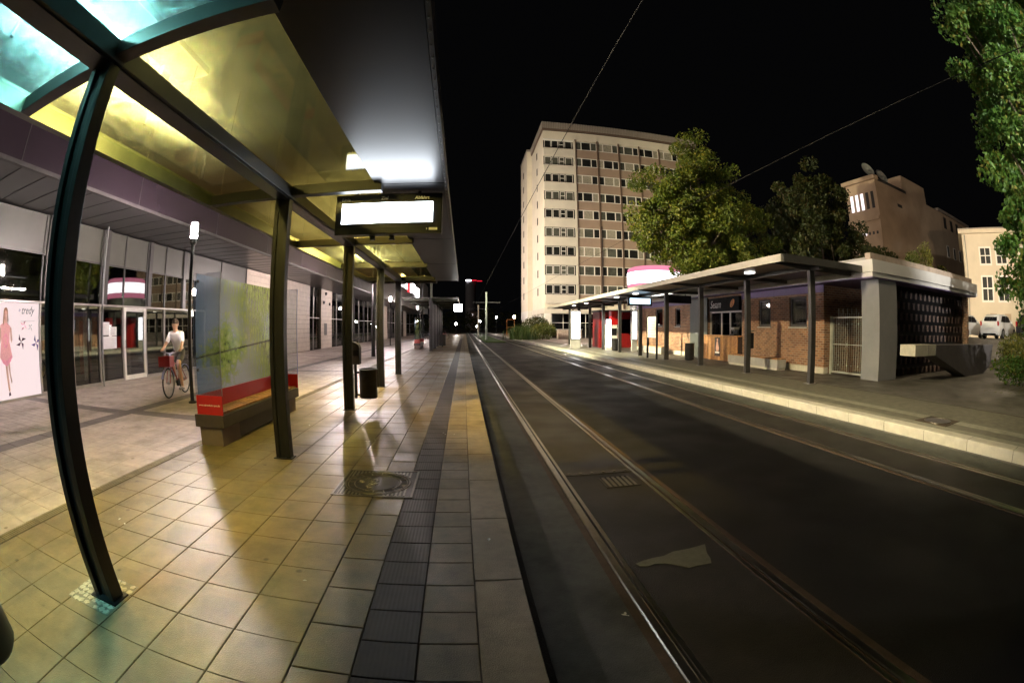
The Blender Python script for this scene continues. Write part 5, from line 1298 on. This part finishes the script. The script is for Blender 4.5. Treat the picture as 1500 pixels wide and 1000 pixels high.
# fallen leaves at the edge of the far paving
mb = MB(); rnd = random.Random(9)
for _ in range(260):
    x = rnd.uniform(13.2, 16.5); y = rnd.uniform(2.8, 5.2); s = rnd.uniform(.03, .07); a = rnd.uniform(0, 6.28); z = .004 + rnd.random() * .01
    k = len(mb.v); mb.v += [(x + s * math.cos(a + q), y + s * math.sin(a + q), z + .006 * (qi % 2)) for qi, q in enumerate((0, 1.2, 3.1, 4.4))]; mb.f.append((k, k + 1, k + 2, k + 3))
o = mb.build('fallen_leaves', 'leaf_yellow'); tag(o, 'fallen brown leaves scattered below the shrub at the right edge', 'leaves', kind='stuff')

mb = MB(); rnd = random.Random(15)
for x, y in [(-2.36, 3.62), (-1.82, 6.28), (-1.55, 6.9), (-1.35, 5.9), (-1.7, 5.4), (-.9, 9.5), (-3.1, 4.1), (-2.9, 2.6), (-1.1, 2.2), (-.7, 3.2), (.15, 3.0), (.88, 2.19), (-.2, 6.4), (-2.6, 6.7), (-1.9, 7.6), (-.4, 12)]:
    for _ in range(rnd.choice((1, 1, 2, 3))):
        px, py = x + rnd.uniform(-.12, .12), y + rnd.uniform(-.12, .12); z = (.004 if px < .3 else -.188) + rnd.random() * .004; s = rnd.uniform(.008, .022); a = rnd.uniform(0, 6.28)
        k = len(mb.v); mb.v += [(px + s * q2 * math.cos(a + q), py + s * q2 * math.sin(a + q), z + .004 * (qi % 2)) for qi, (q, q2) in enumerate(((0, 1.3), (1.3, .6), (3.1, 1.1), (4.6, .6)))]; mb.f.append((k, k + 1, k + 2, k + 3))
o = mb.build('litter_bits', 'paper'); tag(o, 'tiny scraps of litter and leaves scattered over the near platform', 'litter', kind='stuff')

# ------------------------------------------------------------------ cars
def make_car(label, loc, rz, paint):
    t = thing('parked_car', label, 'car', loc, rz, group='cars parked on the terrace')
    # local: length along +y (front), width x, rear at y=-2
    secs = [(-2.02, .30, .70, .80, .92), (-1.95, .24, .84, .90, 1.0), (-1.4, .20, .88, .88, .97), (0, .20, .89, .88, .95), (1.0, .20, .88, .86, .92), (1.65, .22, .82, .78, .80), (1.98, .30, .66, .60, .62)]
    mb = MB(); n = 8
    for y, z0, w_, zs, zt in secs:
        prof = [(-w_ * .92, z0), (-w_, z0 + .15), (-w_, zs - .08), (-w_ * .94, zt), (w_ * .94, zt), (w_, zs - .08), (w_, z0 + .15), (w_ * .92, z0)]
        mb.v += [(x, y, z) for x, z in prof]
    for i in range(len(secs) - 1):
        for q in range(n): z = (q + 1) % n; mb.f.append((i * n + q, i * n + z, (i + 1) * n + z, (i + 1) * n + q))
    mb.f.append(tuple(range(n))); mb.f.append(tuple(range((len(secs) - 1) * n, len(secs) * n)))
    body = mb.build('body', paint, t, smooth=True, local=True)
    g = MB(); gs = [(-1.92, .72, .98), (-1.70, .66, 1.30), (-1.35, .62, 1.47), (-.3, .62, 1.51), (.35, .64, 1.46), (1.15, .74, .94)]
    for y, w_, zt in gs:
        g.v += [(-w_ - .10, y, .90), (-w_, y, zt - .05), (-w_ * .85, y, zt), (w_ * .85, y, zt), (w_, y, zt - .05), (w_ + .10, y, .90)]
    for i in range(len(gs) - 1):
        for q in range(5): g.f.append((i * 6 + q, i * 6 + q + 1, (i + 1) * 6 + q + 1, (i + 1) * 6 + q))
    g.f.append(tuple(range(6))); g.f.append(tuple(range(30, 36)))
    g.build('cabin', paint, t, smooth=True, local=True)
    # rear window, side windows, windscreen as separate panes just proud of the cabin
    MB().prism([(-.50, 0), (.50, 0), (.58, .04), (.54, .30), (-.54, .30), (-.58, .04)], 'y', -.012, .004).build('rear_window', 'car_glass', t, local=True).location = (0, -1.875, 1.05)
    t.children[-1].rotation_euler = (R(-32), 0, 0)
    for s in (-1, 1):
        sw_ = MB().prism([(-1.35, 1.02), (-1.10, 1.36), (-.35, 1.41), (-.33, 1.02)], 'x', s * .725, s * .735).prism([(-.27, 1.02), (-.27, 1.41), (.25, 1.36), (.78, 1.02)], 'x', s * .725, s * .735).build('side_window', 'car_glass', t, local=True)
        w1 = MB().prism([(-.06, 0), (.06, 0), (.09, .16), (.02, .30), (-.07, .26)], 'y', 0, .03).build('tail_light', 'tail_red', t, local=True); w1.location = (s * .76, -2.03, .78)
        MB().box(s * .86 if s > 0 else -1.0, 1.0 if s > 0 else -.86, .45, .55, .98, 1.1).build('mirror', paint, t, local=True)
        for y in (-1.25, 1.25):
            w_ = MB().lathe([(.20, -.10), (.31, -.10), (.33, -.06), (.33, .06), (.31, .10), (.20, .10)], (0, 0, 0), 20).build('wheel', 'tyre', t, smooth=True, local=True)
            w_.location = (s * .80, y, .33); w_.rotation_euler = (0, R(90), 0)
            MB().lathe([(.02, -.112), (.19, -.112), (.19, .112), (.02, .112)], (0, 0, 0), 12).build('rim', 'grey_metal', w_, local=True)
    MB().box(-.26, .26, -2.045, -2.03, .66, .77).build('number_plate', 'paper', t, local=True)
    MB().box(-.80, .80, -2.06, -1.9, .34, .50).build('bumper', paint, t, local=True, bevel=.02)
    MB().box(-.55, .55, -2.05, -1.95, .24, .335).build('skirt', 'car_dark', t, local=True)
    return t
make_car('white hatchback parked with its rear towards the platform', (31.2, 10.9, 1.26), R(-94), 'car_white')
make_car('white car half hidden behind the pavilion end wall', (31.6, 14.2, 1.26), R(-96), 'car_white')
make_car('dark car at the right edge beside the white hatchback', (31.6, 8.0, 1.26), R(-94), 'car_dark')

# ------------------------------------------------------------------ overhead line, masts
for x, lb in ((1.60, 'thin overhead tram wire above the near track'), (5.68, 'thin overhead tram wire above the far track')):
    o = MB().tube([(x, -10, 4.72), (x, 20, 4.70), (x, 62, 4.66), (x, 130, 4.6)], .0065, 6).build('contact_wire', 'wire'); tag(o, lb, 'wire')
def mast(x, y, h, arm, label, m_):
    t = thing('catenary_mast', label, 'mast', (x, y, -.1))
    MB().lathe([(.16, -.1), (.15, .5), (.12, h)], (x, y, 0), 14).build('pole', m_, t, smooth=True)
    MB().cyl((x - 1.9, y, arm), (x + 1.9, y, arm), .035, n=8).build('cross_arm', 'grey_metal', t)
    for s in (-1, 1):
        MB().cyl((x + s * 1.5, y, arm), (x + s * 1.5, y, 4.72), .015, n=6).build('hanger', 'wire', t)
mast(3.0, 62, 6.35, 4.95, 'pale green catenary mast on the grass island between the tracks', 'mast_pale')
mast(2.5, 82, 5.6, 4.9, 'more distant pinkish catenary mast left of the pale green one', 'plaster_pink')
# ------------------------------------------------------------------ far tower
tw = thing('round_tower', 'distant dark round tower with white sign and red lights at the top', 'tower', (18, 1300, 0))
MB().lathe([(15, 0), (15, 136), (12, 138)], (18, 1300, 0), 40).build('shaft', 'tower_wall', tw, smooth=True)
MB().box(3.5, 19, 1284.2, 1285, 133, 137).build('lit_sign', 'tower_sign', tw)
MB().box(19.5, 34, 1284.5, 1285.2, 134, 136.5).box(35, 50, 1290, 1291, 133, 135).build('red_light', 'tower_red', tw)
fh = thing('distant_block', 'distant reddish lit block below the round tower', 'building', (6.6, 260, 0))
MB().box(3.5, 8.5, 260, 268, 0, 10.5).build('wall', 'spandrel_brown', fh); MB().box(3.2, 8.8, 259.8, 268, 10.502, 10.9).build('roof', 'pilaster_dark', fh)
MB().box(4.2, 4.9, 259.7, 259.78, 8.4, 9.3).build('window', 'lit_window', fh)
mb = MB(); rnd = random.Random(77)
for i in range(34):
    leaves(mb, rnd, (-34 + i * 2.6 + rnd.uniform(-1, 1), 150 + rnd.uniform(-6, 6), rnd.uniform(2, 5)), 2.6, 2.2, rnd.uniform(2, 4.5), 160, .8)
o = mb.build('distant_trees', 'leaf_dark'); tag(o, 'dark mass of distant trees closing the end of the street', 'trees', kind='stuff')
def far_lamp(x, y, h, m_, label, r=.22):
    t = thing('distant_street_lamp', label, 'street lamp', (x, y, 0), group='street lamps at the end of the street')
    MB().cyl((x, y, 0), (x, y, h - r), .06, n=8).build('mast', 'post_paint', t); MB().ball((x, y, h), r, nu=12, nv=8).build('globe', m_, t, smooth=True)
far_lamp(-1.8, 98, 2.35, 'far_lamp', 'distant white lamp beyond the end of the second shelter')
far_lamp(3.6, 105, 3.0, 'far_lamp', 'distant white lamp just left of the two catenary masts')
far_lamp(7.9, 112, 4.0, 'far_lamp', 'distant white lamp right of the pale green mast')
far_lamp(11.0, 100, 3.9, 'far_lamp_warm', 'orange distant lamp left of the reed clump', .3)
far_lamp(3.5, 130, 1.9, 'far_lamp', 'lower distant white lamp near the end of the tracks')
sc_ = thing('scaffold_frame', 'open scaffold frame with painted-on orange light under the distant orange lamp', 'frame', (9.6, 96, 0))  # orange lamplight is put into the paint colour
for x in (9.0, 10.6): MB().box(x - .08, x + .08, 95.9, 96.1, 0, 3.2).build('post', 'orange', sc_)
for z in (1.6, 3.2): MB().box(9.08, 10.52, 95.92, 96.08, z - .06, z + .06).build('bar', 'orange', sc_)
# unseen lamps added to brighten the high-rise, trees and right-hand houses
b1 = big_lamp(-4.6, 47.0, 11.0, 0, 'tall added lamp mast hidden behind the shelter roofs, lighting the high-rise')
spot('mast_lamp_light', (-4.6, 47.0, 10.9), (22, 63.4, 15), 58000, (1.0, .88, .64), 98, .5, .3, b1)  # invented source that floods the high-rise front
b4 = big_lamp(-6.8, 74.0, 10.0, 0, 'distant lamp mast added in front of the lit shop signs')
spot('mast_lamp_light', (-6.8, 74.0, 9.9), (11, 74, 15), 20000, (1.0, .82, .74), 96, .5, .3, b4)  # added to brighten the left side of the high-rise
b3 = big_lamp(-4.9, 24.0, 9.6, 0, 'unseen lamp mast added in the middle of the plaza behind the near shelter')
spot('mast_lamp_light', (-4.9, 24.0, 9.5), (20, 33, 8.5), 92000, (1.0, .91, .58), 92, .5, .25, b3)  # added to light the big tree and the far shelter edge
b5 = big_lamp(8.9, -7.5, 8.6, 0, 'unseen lamp mast added on the far pavement behind the viewer')
spot('mast_lamp_light', (8.9, -7.5, 8.4), (18.6, 4.6, 8.0), 28000, (1.0, .96, .84), 52, .5, .2, b5)  # added out of view to light the hanging tree
b2 = big_lamp(26.4, 7.0, 7.4, .5, 'unseen lamp mast added behind the hanging tree near the parked cars')
point('mast_lamp_light', (26.4, 7.0, 7.2), 1500, (1.0, .78, .52), .2, b2)  # added light for the cream house and parked cars
spot('mast_lamp_light', (26.4, 7.0, 7.1), (56, 34, 9), 12000, (1.0, .74, .50), 62, .6, .2, b2)  # extra beam added for the tan building
# ------------------------------------------------------------------ bicycles and the cyclist
def make_bike(label, loc, rz, paint, lamp=False, group=None):
    """local: forward -y, wheels touch z=0"""
    t = thing('bicycle', label, 'bicycle', loc, rz, group)
    for y in (-.52, .52):
        w_ = MB().torus((0, y, .34), .325, .018, 'x', 28, 6).build('wheel', 'tyre', t, smooth=True, local=True)
        MB().torus((0, y, .34), .30, .010, 'x', 28, 5).build('rim', 'grey_metal', w_, local=True)
        sp = MB()
        for k in range(10):
            a = k * math.pi / 5; sp.cyl((0, y, .34), (0, y + .30 * math.cos(a), .34 + .30 * math.sin(a)), .0025, n=4, caps=False)
        sp.cyl((-.05, y, .34), (.05, y, .34), .02, n=8); sp.build('spokes', 'grey_metal', w_, local=True)
    f = MB().tube([(0, -.40, .86), (0, .10, .30)], .018, 8).tube([(0, .10, .30), (0, .22, .80)], .016, 8).tube([(0, -.38, .80), (0, .19, .72)], .016, 8)
    for s in (-.05, .05): f.tube([(s, .52, .34), (s * .5, .12, .30)], .010, 6).tube([(s, .52, .34), (s * .4, .20, .72)], .009, 6).tube([(s, -.52, .34), (s * .9, -.44, .66), (0, -.40, .84)], .012, 6)
    f.tube([(0, -.385, .82), (0, -.36, .95)], .017, 8); f.build('frame', paint, t, smooth=True, local=True)
    MB().tube([(-.29, -.24, 1.06), (-.24, -.36, 1.04), (0, -.38, 1.0), (.24, -.36, 1.04), (.29, -.24, 1.06)], .013, 8).tube([(0, -.36, .95), (0, -.38, 1.0)], .014, 8).build('handlebar', 'grey_metal', t, smooth=True, local=True)
    MB().ball((0, .25, .92), .08, .14, .04).build('saddle', 'black_plastic', t, smooth=True, local=True); MB().cyl((0, .21, .79), (0, .24, .89), .014, n=8).build('seat_post', 'grey_metal', t, local=True)
    MB().cyl((-.03, .10, .30), (.03, .10, .30), .09, n=16).cyl((-.09, .10, .30), (.09, .10, .30), .014, n=8).cyl((.09, .10, .30), (.09, .02, .16), .010, n=6).cyl((-.09, .10, .30), (-.09, .18, .44), .010, n=6).box(.09, .19, -.01, .06, .15, .17).box(-.19, -.09, .15, .22, .43, .45).build('crankset', 'dark_metal', t, local=True)
    for y in (-.52, .52):
        m_ = MB(); pr = [(.365 * math.cos(a), .365 * math.sin(a)) for a in [R(20 + 140 * i / 12) for i in range(13)]]
        for i in range(12):
            a, b = pr[i], pr[i + 1]; m_.quad((-.03, y + a[0], .34 + a[1]), (.03, y + a[0], .34 + a[1]), (.03, y + b[0], .34 + b[1]), (-.03, y + b[0], .34 + b[1]))
        m_.build('mudguard', 'bike_blue' if lamp else 'dark_metal', t, smooth=True, local=True)
    if lamp:
        MB().cyl((0, -.47, .88), (0, -.43, .88), .03, n=12).build('headlamp', 'bike_lamp', t, local=True)
        MB().box(-.16, .16, -.72, -.46, .72, .74).box(-.16, .16, -.72, -.70, .741, .95).box(-.16, .16, -.48, -.46, .741, .95).box(-.16, -.14, -.699, -.481, .741, .95).box(.14, .16, -.699, -.481, .741, .95).build('front_basket', 'red_dim', t, local=True)
    return t
BK = (-6.92, 9.05, 0); BR = R(12)
bk_ = make_bike('red bicycle with a front basket ridden past the slim lantern', BK, BR, 'bike_paint', True)
bl = spot('bicycle_light', (0, -.49, .88), (0, -2.2, 0), 90, (.35, .45, 1.0), 60, .6, .03); bl.parent = bk_; bl.location = (0, -.50, .88)
# rider: one skinned body
def skinned(name, verts, edges, radii, m_, parent, sub=2, root=0):
    me = bpy.data.meshes.new(name); me.from_pydata(verts, edges, [])
    ob = bpy.data.objects.new(name, me); col.objects.link(ob)
    md = ob.modifiers.new('skin', 'SKIN'); md.use_smooth_shade = True
    lay_ = me.skin_vertices[0].data if me.skin_vertices else None
    if lay_ is None:
        me.skin_vertices  # created by the modifier
    for i, r_ in enumerate(radii):
        me.skin_vertices[0].data[i].radius = (r_, r_) if not isinstance(r_, tuple) else r_
        me.skin_vertices[0].data[i].use_root = (i == root)
    sd = ob.modifiers.new('sub', 'SUBSURF'); sd.levels = sub; sd.render_levels = sub
    dg = bpy.context.evaluated_depsgraph_get(); m2_ = bpy.data.meshes.new_from_object(ob.evaluated_get(dg))
    bpy.data.objects.remove(ob)
    m2_.materials.clear(); m2_.materials.append(MATS[m_]); m2_.polygons.foreach_set('use_smooth', [True] * len(m2_.polygons))
    return inst(name, m2_, parent, (0, 0, 0))
pe = thing('person', 'cyclist in a white top and dark shorts riding past the slim lantern', 'person', BK, BR)
V = [(0, .22, 1.00), (0, .18, 1.12), (0, .10, 1.28), (0, .04, 1.42), (0, .01, 1.50), (0, -.01, 1.56), (0, -.02, 1.64), (0, -.02, 1.72),   # pelvis .. head
     (.09, .20, .96), (.115, -.10, .78), (.125, -.02, .50), (.14, .04, .20), (.14, -.10, .165),     # right leg
     (-.09, .20, .96), (-.125, -.16, .88), (-.13, .10, .66), (-.14, .20, .48), (-.14, .06, .45),    # left leg (pedal up)
     (.17, .05, 1.43), (.235, -.08, 1.22), (.262, -.24, 1.09), (.266, -.30, 1.075),
     (-.17, .05, 1.43), (-.235, -.08, 1.22), (-.262, -.24, 1.09), (-.266, -.30, 1.075)]
Ed = [(0, 1), (1, 2), (2, 3), (3, 4), (4, 5), (5, 6), (6, 7), (0, 8), (8, 9), (9, 10), (10, 11), (11, 12), (0, 13), (13, 14), (14, 15), (15, 16), (16, 17), (3, 18), (18, 19), (19, 20), (20, 21), (3, 22), (22, 23), (23, 24), (24, 25)]
Rr = [.135, .125, .13, .125, .065, .06, .088, .075, .095, .07, .055, .04, .035, .095, .07, .055, .04, .035, .06, .045, .034, .03, .06, .045, .034, .03]
body = skinned('body', V, Ed, Rr, 'skin', pe)
def shell(name, ids, edges, grow, m_):
    mp = {a: i for i, a in enumerate(ids)}
    return skinned(name, [V[a] for a in ids], [(mp[a], mp[b]) for a, b in edges], [Rr[a] + grow for a in ids], m_, pe)
shell('shirt', [0, 1, 2, 3, 4, 18, 19, 22, 23], [(0, 1), (1, 2), (2, 3), (3, 4), (3, 18), (18, 19), (3, 22), (22, 23)], .016, 'shirt')
shell('shorts', [1, 0, 8, 9, 13, 14], [(1, 0), (0, 8), (8, 9), (0, 13), (13, 14)], .018, 'trousers')
MB().ball((0, .0, 1.70), .092, .10, .095).build('hair', 'hair', pe, smooth=True, local=True)
for s in (-1, 1):
    MB().ball((s * .032, -.105, 1.675), .012, .008, .010, 8, 6).build('eye', 'black_plastic', pe, local=True)
    MB().ball((s * .088, -.01, 1.655), .012, .022, .03, 8, 6).build('ear', 'skin', pe, local=True)
    for k in range(4): MB().tube([(s * .262 + (k - 1.5) * .016, -.295, 1.085), (s * .262 + (k - 1.5) * .016, -.335, 1.07), (s * .262 + (k - 1.5) * .016, -.33, 1.04)], [.009, .0085, .007], 6).build('finger', 'skin', pe, local=True)
    MB().tube([(s * .235, -.28, 1.08), (s * .222, -.31, 1.055), (s * .235, -.325, 1.035)], [.011, .010, .008], 6).build('thumb', 'skin', pe, local=True)
MB().prism([(-.12, 1.66), (-.14, 1.635), (-.12, 1.628)], 'x', -.012, .012).build('nose', 'skin', pe, local=True)
MB().box(-.025, .025, -.112, -.104, 1.602, 1.610).build('mouth', 'poster_rose', pe, local=True)
for p in ((.14, .0, .165), (-.14, .14, .455)): MB().ball((p[0], p[1] - .06, p[2] + .015), .045, .13, .045).build('shoe', 'shoe', pe, smooth=True, local=True)
# parked bicycles far down the platform
for i, (x, y, a, lb) in enumerate(((-5.2, 58, 65, 'leftmost of the bicycles parked at the far end of the platform'), (-4.4, 58.4, 80, 'second bicycle from the left parked at the far end of the platform'), (-3.6, 58.2, 70, 'third bicycle from the left parked at the far end of the platform'), (-2.8, 58.6, 85, 'rightmost of the bicycles parked at the far end of the platform'))):
    make_bike(lb, (x, y, 0), R(a), ('dark_metal', 'bike_blue', 'grey_metal', 'bike_paint')[i], False, 'bicycles parked at the far end')
